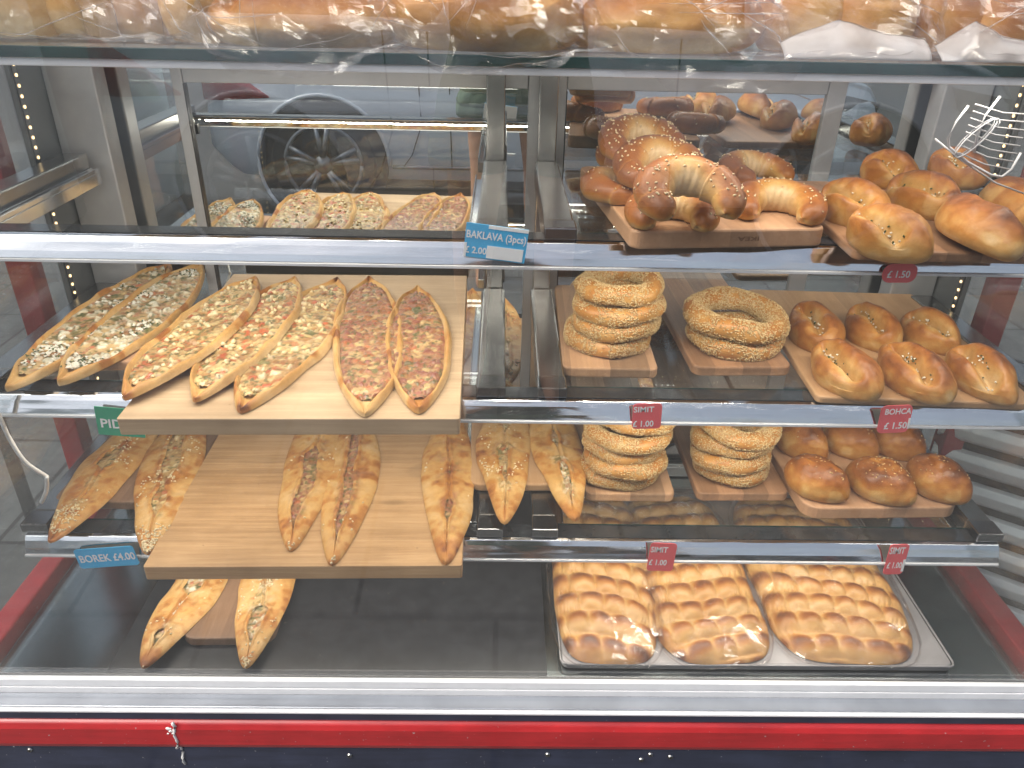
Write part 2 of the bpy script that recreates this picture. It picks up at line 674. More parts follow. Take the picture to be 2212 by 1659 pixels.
# base: navy cabinet, red band, dark strip, sill
part(MB().box(-.95, .95, -.163, .62, .0, .093), 'base_cabinet', M['navy'], bevel=.004)
part(MB().prism([(-.10, .094), (-.160, .094), (-.169, .100), (-.173, .112), (-.173, .148), (-.169, .158), (-.160, .163), (-.10, .163)], -.95, .95), 'red_band', M['red'], bevel=.002)
part(MB().box(-.95, .95, -.166, -.10, .1635, .1845), 'dark_strip', M['navy'], bevel=.002)
part(MB().box(-.955, .955, -.171, -.10, .185, .1895), 'sill_edge', M['alu_white'], bevel=.001)
part(MB().box(-.945, .945, -.165, -.1395, .190, .193), 'sill', M['sill'], bevel=.001)
gc = part(MB().box(-.875, .875, -.139, -.130, .190, .205).box(-.875, .875, -.1385, -.130, .2065, .2225), 'glass_channel', M['alu_white'], bevel=.0012)
part(MB().box(-.87, .87, -.129, -.1245, .195, .221), 'channel_gasket', M['black'], gc)
part(MB().box(-.86, .86, -.124, .56, .185, ZF), 'floor_pan', M['floor_steel'], bevel=.002)
for px, py in ((65, 1620), (755, 1632), (1183, 1630), (1405, 1630), (1385, 1641), (1448, 1635)):
    q = atY(px, py, -.1635)
    s = part(MB().disc((q.x - XC, -.1635, q.z), (0, -1, 0), .0048, .0022, 16, .0036), 'screw', M['steel'], smooth=False)
    part(MB().disc((q.x - XC, -.1655, q.z), (0, -1, 0), .0018, .0006, 8), 'socket', M['black'], s)


# white smear running down over the red band
def smear():
    mb = MB()
    rng = np.random.default_rng(4)
    pts = []
    for i in range(16):
        k = i / 15
        q = atY(372 + 22 * k + 2.0 * math.sin(i * 1.3), 1563 + 100 * k, -.1745)
        pts.append(Vector((q.x - XC, -.1735 if q.z > .1 else -.1637, q.z)))
    pts = [p for p in pts if p.z > .02]
    mb.tube(pts, [.0016 + .0012 * rng.random() for _ in pts], 6)
    for i in range(9):
        q = atY(372 + rng.normal() * 5, 1566 + rng.random() * 22, -.1745)
        mb.disc((q.x - XC, -.1725, q.z), (0, -1, 0), .002 + .003 * rng.random(), .0014, 8, .001)
    return mb


part(smear(), 'paint_smear', M['white'], smooth=True)

# front glass: one clear pane in the channel, leaning out a little at the top
lean = .045
part(MB().add([(-.868, YF, .207), (.868, YF, .207), (.868, YF - lean, 1.42), (-.868, YF - lean, 1.42),
               (-.868, YF + .005, .207), (.868, YF + .005, .207), (.868, YF + .005 - lean, 1.42), (-.868, YF + .005 - lean, 1.42)],
              [(0, 1, 2, 3), (7, 6, 5, 4), (0, 4, 5, 1), (1, 5, 6, 2), (2, 6, 7, 3), (3, 7, 4, 0)]), 'front_glass', M['front_glass'])

# sides: clear pane in front, steel post behind it with a vertical light strip
M['amber_led'] = m_emit('amber_led', (1.0, .70, .34), 2.2)
M['white_led'] = m_emit('white_led', (1.0, .93, .80), 7.0)
for s in (-1, 1):
    part(MB().box(s * XW - .003, s * XW + .003, YF + .008, .338, ZF + .001, 1.42), 'side_glass', M['side_glass'])
    p = part(MB().box(s * (XW - .004) - .004, s * (XW - .004) + .004, .34, .472, ZF + .001, 1.12), 'side_panel', M['panel'])
    part(MB().box(s * (XW - .0095) - .0012, s * (XW - .0095) + .0012, .344, .356, ZF + .05, 1.10), 'strip_tape', M['steel_dark'], p)
    d = MB()
    z = ZF + .06
    while z < 1.09:
        d.disc((s * (XW - .0108), .350, z), (-s, 0, 0), .0028, .0012, 8)
        z += .0165
    part(d, 'led_dots', M['amber_led'], p)
    part(MB().box(s * .895 - .021, s * .895 + .021, .31, .352, .20, 1.12), 'red_post', M['red'], bevel=.003)
    part(MB().box(s * .888 - .021, s * .888 + .021, -.125, .60, .188, .2245), 'red_side_rail', M['red'], bevel=.004)
    part(MB().box(s * .785 - .044, s * .785 + .044, .425, .470, ZF + .001, 1.10), 'corner_post', M['alu'], bevel=.003)

# mirrored sliding doors at the back
for x0, x1 in ((-.640, .046), (.047, .588)):
    dr = part(MB().box(x0 + .02, x1 - .02, YM, YM + .006, ZF + .02, 1.048), 'mirror_door', M['mirror'])
    part(MB().box(x0 + (.014 if x0 < -.5 else 0), x0 + .034, YM - .008, YM + .014, ZF + .003, 1.080), 'door_stile', M['alu'], dr, bevel=.0015)
    part(MB().box(x1 - .034, x1, YM - .008, YM + .014, ZF + .003, 1.080), 'door_stile', M['alu'], dr, bevel=.0015)
    part(MB().box(x0 + .0345, x1 - .0345, YM - .007, YM + .013, 1.047, 1.080), 'door_rail', M['alu'], dr, bevel=.0015)
    part(MB().box(x0 + .0345, x1 - .0345, YM - .007, YM + .013, ZF + .003, ZF + .03), 'door_rail', M['alu'], dr, bevel=.0015)
    part(MB().box(x0 + .0335, x0 + .0355, YM - .0085, YM - .0005, ZF + .03, 1.045), 'door_seal', M['black'], dr)
for s in (-1, 1):
    part(MB().box(s * .705 - .14, s * .705 + .14, YM + .016, YM + .022, ZF + .001, 1.10), 'mirror_strip', M['mirror'])
part(MB().box(-.84, .84, YM - .03, YM + .03, 1.0815, 1.105), 'back_head', M['alu_white'], bevel=.002)

# centre posts with cantilever brackets on both sides of the gap
for s in (-1, 1):
    po = part(MB().box(s * .046 - .0165, s * .046 + .0165, .408, .441, ZF + .001, 1.123), 'centre_post', M['steel'], bevel=.002)
    part(MB().box(s * .046 - .021, s * .046 + .021, .402, .447, ZF + .001, ZF + .009), 'post_foot', M['steel'], po, bevel=.001)

BR_W = .021


def bracket(x, z0, side):
    """square tube from the back to just behind the rail, with a polished angle carrying the glass"""
    b = part(MB().box(x - BR_W, x + BR_W, .042, .407, z0 - .024, z0 + .018), 'shelf_bracket', M['steel'], bevel=.003)
    part(MB().box(x - BR_W - .001, x + BR_W + .001, .003, .0415, z0 + .0022, z0 + .019), 'end_cap', M['steel_dark'], b, bevel=.002)
    a = side * (BR_W + .008)
    part(MB().box(x + a - .0065, x + a + .0065, .056, .407, z0 - .036, z0 - .016)
         .box(x + a - .0065, x + a - .0045, .056, .407, z0 - .0155, z0 - .0075).box(x + a + .0045, x + a + .0065, .056, .407, z0 - .0155, z0 - .0075), 'glass_runner', M['chrome_flat'], b, bevel=.0008)
    part(MB().box(x + a - .010, x + a + .010, .0415, .055, z0 - .040, z0 - .017), 'runner_stop', M['black'], b, bevel=.001)
    return b


for k, z0 in enumerate(RZ):
    for s in (-1, 1):
        bracket(s * .046, z0, s)
        bracket(s * .795, z0, -s)

# front rails with light strips under them
for k, z0 in enumerate(RZ):
    h = .029 if k == 1 else .031
    prof = [(.040, z0), (.006, z0), (.0005, z0 - .002), (-.004, z0 - .009), (-.0095, z0 - .020), (-.0125, z0 - h + .002), (-.0125, z0 - h),
            (-.010, z0 - h), (-.002, z0 - .012), (.004, z0 - .0045), (.040, z0 - .003)]
    hw = .812
    rl = part(MB().prism(prof, -hw, hw), 'shelf_rail', M['chrome'], bevel=.0008)
    part(MB().box(-hw + .001, hw - .001, .0065, .0385, z0 + .0006, z0 + .0016), 'rail_ledge', M['ledge'], rl)
    part(MB().box(-hw, hw, -.0150, -.0127, z0 - h - .003, z0 - h + .0005), 'lower_lip', M['alu_white'], rl)
    tp = part(MB().box(-hw + .02, hw - .02, .004, .014, z0 - .0125, z0 - .0095), 'strip_tape', M['white'], rl)
    d = MB()
    x = -hw + .03
    while x < hw - .03:
        d.box(x - .002, x + .002, .007, .011, z0 - .0142, z0 - .0127)
        x += .0165
    part(d, 'led_dots', M['white_led'], tp)
    ld = bpy.data.lights.new('shelf_lamp', 'AREA')
    ld.shape = 'RECTANGLE'
    ld.size, ld.size_y = 1.5, .01
    ld.energy = 2.5
    ld.color = (1.0, .925, .80)
    lo = bpy.data.objects.new('shelf_lamp', ld)
    lo.location = (0, .012, z0 - .0155)
    lo.rotation_euler = (R(24), 0, 0)
    link(lo, rl)

# glass shelves: right bay on every tier, left bay on the lower two
for k, z0 in enumerate(RZ):
    for s in (-1, 1):
        if k == 0 and s < 0: continue
        x0, x1 = sorted((s * .068, s * .775))
        y0 = .043
        g = part(MB().box(x0, x1, y0, .42, z0 - .006, z0 + .001), 'glass_shelf', M['glass'])
        part(MB().box(x0, x1, y0 - .0018, y0 - .0002, z0 - .006, z0 + .001), 'glass_edge', M['glass_edge'], g)

# thick glass top that carries the bagged loaves
tg = part(MB().box(-.86, .86, .004, .50, 1.1335, 1.1457), 'top_shelf', M['glass'])
part(MB().box(-.86, .86, -.0012, .0032, 1.1330, 1.1462), 'polished_edge', M['glass_edge'], tg, bevel=.001)
part(MB().box(-.86, .86, .002, .05, 1.1235, 1.1325), 'top_support', M['alu_white'], tg, bevel=.001)
tp = part(MB().box(-.80, .80, .0505, .062, 1.1290, 1.1330), 'strip_tape', M['white'], tg)
d = MB()
x = -.78
while x < .78:
    d.box(x - .002, x + .002, .054, .058, 1.1273, 1.1288)
    x += .0165
part(d, 'led_dots', M['white_led'], tp)
ld = bpy.data.lights.new('top_lamp', 'AREA')
ld.shape = 'RECTANGLE'
ld.size, ld.size_y = 1.5, .01
ld.energy = 2.5
ld.color = (1.0, .925, .80)
lo = bpy.data.objects.new('top_lamp', ld)
lo.location = (0, .012, 1.1228)
lo.rotation_euler = (R(18), 0, 0)
link(lo, tg)

# header bar over the top shelf (above the picture): its strip lights the loaves and glitters in the glass
hd = part(MB().box(-.868, .868, -.09, -.03, 1.345, 1.375), 'header_bar', M['alu'], bevel=.003)
tp = part(MB().box(-.82, .82, -.065, -.053, 1.342, 1.3445), 'strip_tape', M['white'], hd)
d = MB()
x = -.80
while x < .80:
    d.box(x - .002, x + .002, -.061, -.057, 1.3405, 1.3418)
    x += .0165
part(d, 'led_dots', M['white_led'], tp)
ld = bpy.data.lights.new('header_lamp', 'AREA')
ld.shape = 'RECTANGLE'
ld.size, ld.size_y = 1.5, .01
ld.energy = 1.2
ld.color = (1.0, .925, .80)
lo = bpy.data.objects.new('header_lamp', ld)
lo.location = (0, -.059, 1.3395)
lo.rotation_euler = (R(20), 0, 0)
link(lo, hd)


# =================================================================== BREAD BUILDERS
def cells(P, n, rng, box):
    """nearest and second nearest of n random points for each P (N,2)"""
    S = np.stack([rng.uniform(box[0], box[1], n), rng.uniform(box[2], box[3], n)], 1)
    D = np.sqrt(((P[:, None, :] - S[None]) ** 2).sum(-1))
    i2 = np.argpartition(D, 1, axis=1)[:, :2]
    d = np.take_along_axis(D, i2, 1)
    sw = d[:, 0] > d[:, 1]
    i2[sw] = i2[sw][:, ::-1]
    d[sw] = d[sw][:, ::-1]
    return i2[:, 0], d[:, 0], d[:, 1], S


PAL = {
    'cheese': [((.74, .56, .26), .40, .0016), ((.82, .69, .42), .20, .0046), ((.56, .13, .045), .19, .0026), ((.50, .26, .09), .13, .0010), ((.64, .42, .17), .11, .001), ((.16, .16, .05), .03, .001)],
    'spinach': [((.82, .77, .60), .26, .0040), ((.11, .13, .04), .15, .0022), ((.55, .28, .15), .22, .0008), ((.66, .46, .22), .26, .0012), ((.52, .17, .08), .07, .0018), ((.42, .33, .13), .04, .001)],
    'meat': [((.33, .105, .07), .34, .0030), ((.43, .17, .10), .22, .0022), ((.68, .48, .22), .22, .0018), ((.52, .16, .06), .09, .0022), ((.16, .16, .05), .05, .001), ((.55, .32, .14), .08, .0008)],
}


def filling_surface(P, kind, seed, cell=.0092):
    rng = np.random.default_rng(seed)
    box = (P[:, 0].min(), P[:, 0].max(), P[:, 1].min(), P[:, 1].max())
    n = max(12, int((box[1] - box[0]) * (box[3] - box[2]) / cell ** 2))
    W = np.stack([P[:, 0] + .003 * vnoise(np.c_[P * 160, P[:, :1] * 0], seed), P[:, 1] + .003 * vnoise(np.c_[P * 160, P[:, :1] * 0 + 9], seed)], 1)
    idx, d1, d2, S = cells(W, n, rng, box)
    pal = PAL[kind]
    prob = np.array([p[1] for p in pal]); prob /= prob.sum()
    typ = rng.choice(len(pal), n, p=prob)
    # clumps: neighbours tend to agree
    cl = fbm(np.c_[S, S[:, :1] * 0], 28, 2, seed + 3)
    typ = np.where(cl > .28, 0, typ)
    col = np.array([p[0] for p in pal])[typ] * rng.uniform(.82, 1.14, (n, 1))
    hh = np.array([p[2] for p in pal])[typ] * rng.uniform(.6, 1.4, n)
    e = sstep(0, .0035, d2 - d1)
    oil = np.array(PAL[kind][3 if kind != 'meat' else 5][0])
    c = lerp(oil[None] * .8, col[idx], (.25 + .75 * e)[:, None])
    z = hh[idx] * sstep(0, .0042, d2 - d1)
    ml = sstep(-.05, .45, fbm(np.c_[P, P[:, :1] * 0], 70, 3, seed + 19))      # melted cheese running over everything
    c = lerp(c, np.array([(.74, .55, .26)]) * (1 + .18 * fbm(np.c_[P, P[:, :1] * 0], 260, 2, seed + 5))[:, None], ((.16 if kind == 'meat' else .24) * ml)[:, None])
    z = z * (1 - .35 * ml) + .0012 * ml
    br = fbm(np.c_[P, P[:, :1] * 0], 45, 3, seed + 9)
    c = lerp(c, np.array([(.34, .14, .04)]), (.70 * sstep(.18, .6, br))[:, None])
    z = z + .0012 * fbm(np.c_[P, P[:, :1] * 0], 220, 2, seed + 4)
    gr = sstep(.42, .62, vnoise(np.c_[P * 210, P[:, :1] * 0], seed + 61))          # chopped herbs and pepper
    c = lerp(c, np.array([(.10, .12, .035)]), (.75 * gr)[:, None])
    return z, c * .86


def grid_xyz(X, Y, Z):
    return np.stack([X.ravel(), Y.ravel(), Z.ravel()], 1)


def normals_of(V, n, m):
    G = V.reshape(n, m, 3)
    du = np.gradient(G, axis=0)
    dv = np.gradient(G, axis=1)
    N = np.cross(du, dv)
    N /= np.linalg.norm(N, axis=2, keepdims=True) + 1e-12
    N[N[..., 2] < 0] *= -1
    return N.reshape(-1, 3)


def boat(u, L, W, seed, knob=.0125, p=2.5, q=.95):
    """half width and centre line of a pointed boat of dough"""
    w = W / 2 * np.clip(1 - np.abs(u) ** p, 0, 1) ** q
    k = knob * np.sqrt(np.clip(1 - np.abs(u) ** 10, 0, 1))
    half = np.sqrt(w ** 2 + k ** 2)
    z = np.zeros_like(u)
    wl = half * (1 + .07 * vnoise(np.stack([u * 4 + 3, z, z + seed], 1), seed))
    wr = half * (1 + .07 * vnoise(np.stack([u * 4 + 3, z, z + seed + 5.5], 1), seed + 1))
    cx = .007 * vnoise(np.stack([u * 1.3 + 7, z + seed * .37, z], 1), seed + 2) * (1 - u ** 2 * .3)
    return wl, wr, cx


def filled_flatbread(L, W, kind, seed):
    """open pide: a boat of dough with a raised rim round a baked filling"""
    rng = np.random.default_rng(seed)
    n, m = 120, 48
    u = np.linspace(-1, 1, n)
    v = np.linspace(-1, 1, m)
    v = np.sign(v) * np.abs(v) ** .8
    wl, wr, cx = boat(u, L, W, seed)
    U, V = np.meshgrid(u, v, indexing='ij')
    X = cx[:, None] + np.where(V < 0, V * wl[:, None], V * wr[:, None])
    Y = U * L / 2
    A = np.abs(V)
    P0 = grid_xyz(X, Y, X * 0)
    r0 = .77 * sstep(.94, .76, np.abs(U)) + .03 * vnoise(P0 * 40, seed + 5).reshape(n, m)
    s = np.clip((A - r0) / (1 - r0), 0, 1)
    h = (.0132 + .003 * vnoise(P0 * 25, seed + 6).reshape(n, m)) * (1 - .25 * sstep(.8, 1, np.abs(U)))
    inner = .0055
    up = lerp(inner, 1, 0) + (h - inner) * sstep(0, .42, s)
    dn = h * np.sqrt(np.clip(1 - (np.clip(s - .42, 0, 1) / .58) ** 2.2, 0, 1))
    Z = np.where(s < .42, up, np.minimum(up, dn)) + .0007 * fbm(P0, 90, 2, seed).reshape(n, m)
    Z = np.maximum(Z, .0012)
    top = grid_xyz(X, Y, Z)
    t = .20 + .22 * fbm(P0, 16, 3, seed + 11) + .24 * sstep(.72, 1.0, np.abs(U).ravel()) * (.5 + .5 * vnoise(P0 * 30, seed + 2)) \
        + .42 * sstep(.22, .5, fbm(P0, 24, 2, seed + 21)) + .16 * sstep(.15, .5, s.ravel()) * sstep(.9, .5, s.ravel())
    t -= .16 * sstep(.86, 1, s.ravel())
    bot = grid_xyz(X, Y, X * 0 + .0006)
    vs_ = np.concatenate([top, bot])
    F = grid_faces(n, m)
    col = np.concatenate([crust(t), crust(t * 0 + .35)])
    root = empty('filled_flatbread')
    mesh_obj('crust', vs_, np.concatenate([F, F[:, ::-1] + n * m]), M['dough'], root, True, col)
    # filling
    n2, m2 = 190, 46
    u2 = np.linspace(-.86, .86, n2)
    wl2, wr2, cx2 = (np.interp(u2, u, q) for q in (wl, wr, cx))
    rr = .82 * sstep(.95, .74, np.abs(u2))
    v2 = np.linspace(-1, 1, m2)
    U2, V2 = np.meshgrid(u2, v2, indexing='ij')
    X2 = cx2[:, None] + np.where(V2 < 0, V2 * (wl2 * rr)[:, None], V2 * (wr2 * rr)[:, None])
    Y2 = U2 * L / 2
    P2 = np.stack([X2.ravel(), Y2.ravel()], 1)
    z, c = filling_surface(P2, kind, seed + 40)
    edge = sstep(1.0, .80, np.abs(V2).ravel())
    Z2 = .0066 + z * edge + .0030 * edge * (.6 + .4 * vnoise(np.c_[P2 * 30, P2[:, :1] * 0], seed))
    V3 = np.c_[P2, Z2]
    mesh_obj('filling', V3, grid_faces(n2, m2), M['filling'], root, True, c)
    if kind in ('spinach', 'cheese'):
        K = 140 if kind == 'spinach' else 34
        cand = rng.choice(len(P2), 900, replace=False)
        cand = cand[np.abs(V2.ravel()[cand]) < .82]
        cl = vnoise(np.c_[P2[cand] * 26, cand * 0], seed + 8)
        cand = cand[np.argsort(-cl + rng.normal(size=len(cand)) * (.25 if kind == 'spinach' else .8))][:K]
        pos = V3[cand] + np.array([0, 0, .0012])
        nor = np.tile(np.array([[0, 0, 1.0]]), (len(cand), 1)) + rng.normal(size=(len(cand), 3)) * .25
        nor /= np.linalg.norm(nor, axis=1, keepdims=True)
        sv, sf = seeds_mesh(pos, nor, .0085 if kind == 'spinach' else .0125, rng, .34)
        cc = np.array([(.86, .83, .72)]) if kind == 'spinach' else np.array([(.84, .70, .42)])
        cc = np.repeat(cc * rng.uniform(.75, 1.05, (len(pos), 1)), 8, axis=0)
        if kind == 'cheese':
            cc[::8] *= (.75, .6, .4)
        mesh_obj('cheese', sv, sf, M['cheese'], root, kind == 'cheese', cc)['kind'] = 'stuff'
        if kind == 'spinach':
            c2 = rng.choice(cand, 130)
            pos = V3[c2] + rng.normal(size=(len(c2), 3)) * np.array([.004, .004, .0006]) + np.array([0, 0, .0024])
            nor = np.tile(np.array([[0, 0, 1.0]]), (len(c2), 1)) + rng.normal(size=(len(c2), 3)) * .3
            nor /= np.linalg.norm(nor, axis=1, keepdims=True)
            sv, sf = seeds_mesh(pos, nor, .0055, rng, .12)
            mesh_obj('herbs', sv, sf, M['cheese'], root, False, np.repeat(np.array([(.05, .075, .018)]) * rng.uniform(.6, 1.5, (len(pos), 1)), 8, axis=0))['kind'] = 'stuff'
    return root


def folded_flatbread(L, W, seed, fill='meat', seeds=0, slit=.2):
    """closed boat of dough whose edges meet over the filling and gape here and there"""
    rng = np.random.default_rng(seed)
    n, m = 150, 54
    u = np.linspace(-1, 1, n)
    v = np.linspace(-1, 1, m)
    wl, wr, cx = boat(u, L, W, seed, .0125, 1.85, .9)
    U, V = np.meshgrid(u, v, indexing='ij')
    X = cx[:, None] + np.where(V < 0, V * wl[:, None], V * wr[:, None])
    Y = U * L / 2
    P0 = grid_xyz(X, Y, X * 0)
    A = np.abs(V)
    zz = np.zeros_like(u)
    v0 = .09 * vnoise(np.stack([u * 3.1, zz, zz + 4], 1), seed + 3)
    s = slit * np.clip(vnoise(np.stack([u * 4.2, zz + 2, zz], 1), seed + 4) * 1.3 + .45, .03, 1) * sstep(.86, .6, np.abs(u))
    dv = (V - v0[:, None])
    H = (.0112 + .002 * vnoise(P0 * 18, seed + 6).reshape(n, m)) * (1 - .35 * sstep(.7, 1, np.abs(U)))
    Z = H * np.clip(1 - A ** 2.8, 0, 1) ** .55
    lip = np.exp(-((np.abs(dv) - s[:, None] - .07) / .09) ** 2)
    Z = Z + .0035 * lip * sstep(.95, .7, np.abs(U)) - .004 * np.exp(-(dv / .05) ** 2) * sstep(.97, .8, np.abs(U))
    Z = Z + .0030 * fbm(P0, 42, 3, seed).reshape(n, m) * np.clip(1 - A ** 4, 0, 1)
    Z = np.maximum(Z, .001)
    sp = fbm(P0, 44, 2, seed + 21)
    t = .30 + .26 * fbm(P0, 17, 4, seed + 11) + .30 * sstep(.0, .7, sp) + .16 * sstep(.1, .6, fbm(P0, 95, 2, seed + 23)) + .35 * sstep(.75, 1.0, np.abs(U).ravel()) * (.6 + .4 * vnoise(P0 * 35, seed)) \
        + .22 * (lip.ravel()) * (vnoise(P0 * 22, seed + 5) > 0)
    col = crust(t)
    # the filling shows and bakes through the thin dough along the middle
    _, fc = filling_surface(P0[:, :2], fill, seed + 71, .0075)
    thin = sstep(.02, .34, fbm(P0, 38, 2, seed + 33)) * sstep(.62, .15, A.ravel()) * sstep(.9, .7, np.abs(U).ravel())
    col = lerp(col, fc, (.72 * thin)[:, None])
    keep = (np.abs(dv) >= s[:, None] * .98)
    F = grid_faces(n, m)
    kf = keep.ravel()[F].any(1)
    root = empty('folded_flatbread')
    bot = grid_xyz(X, Y, X * 0 + .0005)
    mesh_obj('crust', np.concatenate([grid_xyz(X, Y, Z), bot]), np.concatenate([F[kf], F[:, ::-1] + n * m]), M['dough'], root, True,
             np.concatenate([col, crust(t * 0 + .35)]))
    n2, m2 = 150, 18
    u2 = np.linspace(-.84, .84, n2)
    wl2, wr2, cx2, v02, s2 = (np.interp(u2, u, q) for q in (wl, wr, cx, v0, s))
    w2 = np.linspace(-1, 1, m2)
    Vc = v02[:, None] + w2[None] * (s2[:, None] + .07)
    X2 = cx2[:, None] + np.where(Vc < 0, Vc * wl2[:, None], Vc * wr2[:, None])
    Y2 = np.repeat((u2 * L / 2)[:, None], m2, 1)
    P2 = np.stack([X2.ravel(), Y2.ravel()], 1)
    z, c = filling_surface(P2, fill, seed + 50, .0075)
    Z2 = np.interp(np.abs(u2), [0, .6, .84], [.0078, .0074, .0050])[:, None] + z.reshape(n2, m2)
    mesh_obj('filling', grid_xyz(X2, Y2, Z2), grid_faces(n2, m2), M['filling'], root, True, c)
    if seeds:
        Vt = grid_xyz(X, Y, Z)
        Nn = normals_of(Vt, n, m)
        ok = np.where((A.ravel() < .9) & keep.ravel() & (Z.ravel() > .006))[0]
        dens = vnoise(P0[ok] * 20, seed + 31) + rng.normal(size=len(ok)) * .5
        pick = ok[np.argsort(-dens)][:seeds * 2]
        pick = rng.choice(pick, seeds, replace=False)
        sv, sf = seeds_mesh(Vt[pick] + Nn[pick] * .0006, Nn[pick], .0050, rng)
        cc = np.repeat(np.array([(.86, .72, .46)]) * rng.uniform(.7, 1.05, (seeds, 1)), 8, axis=0)
        mesh_obj('sesame', sv, sf, M['sesame'], root, True, cc)['kind'] = 'stuff'
    return root


def sesame_ring(seed, Rm=.0630, r0=.0186, nseed=5200):
    rng = np.random.default_rng(seed)
    n, m = 110, 30
    th = np.linspace(0, 2 * np.pi, n, endpoint=False)
    ph = np.linspace(0, 2 * np.pi, m, endpoint=False)

    def surf(TH, PH):
        c = np.stack([np.cos(TH), np.sin(TH), TH * 0], -1)
        q = np.stack([np.cos(TH) * 1.5 + seed, np.sin(TH) * 1.5, TH * 0], -1).reshape(-1, 3)
        ns = vnoise(q, seed).reshape(TH.shape)
        Rr = Rm * (1 + .05 * np.cos(2 * TH + seed) + .04 * ns)
        tw = np.cos(2 * (PH - 2.5 * TH - seed))
        r = r0 * (1 + .07 * tw + .07 * ns)
        rad = Rr + r * np.cos(PH)
        z = r * np.sin(PH) * .92
        z = np.where(z < -.6 * r0, -.6 * r0 + (z + .6 * r0) * .3, z) + .66 * r0
        return np.stack([c[..., 0] * rad, c[..., 1] * rad, z + .003 * np.cos(TH * 2 + seed * 2)], -1), tw

    TH, PH = np.meshgrid(th, ph, indexing='ij')
    V, tw = surf(TH, PH)
    V = V.reshape(-1, 3)
    t = .45 + .14 * fbm(V, 35, 3, seed) + .10 * np.sin(PH).ravel() - .12 * sstep(-.4, -1, tw).ravel()
    root = empty('sesame_ring')
    mesh_obj('crust', V, grid_faces(n, m, True, True), M['loaf'], root, True, crust(t))
    a = rng.uniform(0, 2 * np.pi, nseed * 2)
    b = rng.uniform(-1.0, np.pi + 1.0, nseed * 2)
    bald = vnoise(np.stack([np.cos(a) * 3, np.sin(a) * 3, b * 1.2], 1), seed + 8)
    sel = np.where(bald + rng.normal(size=len(a)) * .25 > -.38)[0][:nseed]
    a, b = a[sel], b[sel]
    P, _ = surf(a, b)
    e = 1e-3
    Pa, _ = surf(a + e, b)
    Pb, _ = surf(a, b + e)
    N = np.cross(Pa - P, Pb - P)
    N /= np.linalg.norm(N, axis=1, keepdims=True) + 1e-12
    sv, sf = seeds_mesh(P + N * .0007, N, .0036, rng)
    cc = np.repeat(lerp(np.array([(.74, .57, .31)]), np.array([(.46, .29, .11)]), rng.random((len(a), 1)) ** 1.3), 8, axis=0)
    mesh_obj('sesame', sv, sf, M['sesame'], root, True, cc)['kind'] = 'stuff'
    return root


def crescent_roll(seed, T=112, Rc=.050, r0=.0300, nseed=70, lean=0.0):
    """horseshoe roll, opening towards -y, rolled layers stepping down to blunt tips"""
    rng = np.random.default_rng(seed)
    n, m = 120, 34
    s = np.linspace(-1, 1, n)
    ph = np.linspace(0, 2 * np.pi, m, endpoint=False)

    def surf(S, PH):
        ang = np.pi / 2 + R(T) * S * (1 + .10 * np.abs(S)) + lean * S ** 2
        k = 2.8
        ab = np.abs(S)
        saw = np.mod(ab * k + .15 * np.sin(PH + seed) * 1.0, 1.0)
        step = np.floor(ab * k + .15 * np.sin(PH + seed))
        r = r0 * (1.02 - .50 * ab ** 1.9)
        r = r * (1 + .13 * (.5 - saw) * sstep(.05, .3, ab))
        r = r * np.sqrt(np.clip(1 - np.clip((ab - .90) / .10, 0, 1) ** 2.2, 0.0009, 1))
        wr = .020 * np.cos(S * 38 + 3 * np.sin(PH)) * np.exp(-(S / .42) ** 2) * sstep(.35, -.5, np.cos(PH))
        r = r * (1 + wr)
        rad = Rc * (1 + .22 * (1 - ab)) + r * np.cos(PH) * 1.03
        z = r * np.sin(PH) * .98
        z = np.where(z < -.62 * r, -.62 * r + (z + .62 * r) * .35, z) + .66 * r0 * (1.02 - .40 * ab ** 2)
        return np.stack([np.cos(ang) * rad, np.sin(ang) * rad, np.maximum(z, .0005)], -1), saw, ab

    S, PH = np.meshgrid(s, ph, indexing='ij')
    V, saw, ab = surf(S, PH)
    V = V.reshape(-1, 3)
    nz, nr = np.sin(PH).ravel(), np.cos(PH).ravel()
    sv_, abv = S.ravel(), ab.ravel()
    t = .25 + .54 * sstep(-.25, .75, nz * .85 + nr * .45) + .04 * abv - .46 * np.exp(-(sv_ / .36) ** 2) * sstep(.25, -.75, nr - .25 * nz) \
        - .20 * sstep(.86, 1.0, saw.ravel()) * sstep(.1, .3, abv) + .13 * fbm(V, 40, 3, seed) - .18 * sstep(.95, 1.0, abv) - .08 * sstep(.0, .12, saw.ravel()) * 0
    F = grid_faces(n, m, False, True)
    caps = np.array([list(range(m))[::-1], [(n - 1) * m + k for k in range(m)]], dtype=object)
    faces = F.tolist() + [list(c) for c in caps]
    root = empty('crescent_roll')
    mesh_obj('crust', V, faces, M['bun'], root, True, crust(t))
    a = rng.uniform(-.9, .9, nseed)
    b = np.pi / 2 + rng.normal(size=nseed) * .55 - .25
    P, _, _ = surf(a, b)
    Pa, _, _ = surf(a + 1e-3, b)
    Pb, _, _ = surf(a, b + 1e-3)
    N = np.cross(Pb - P, Pa - P)
    N /= np.linalg.norm(N, axis=1, keepdims=True) + 1e-12
    N[N[:, 2] < 0] *= -1
    sv, sf = seeds_mesh(P + N * .0006, N, .0052, rng)
    cc = np.repeat(np.array([(.84, .68, .42)]) * rng.uniform(.8, 1.08, (nseed, 1)), 8, axis=0)
    mesh_obj('sesame', sv, sf, M['sesame'], root, True, cc)['kind'] = 'stuff'
    return root


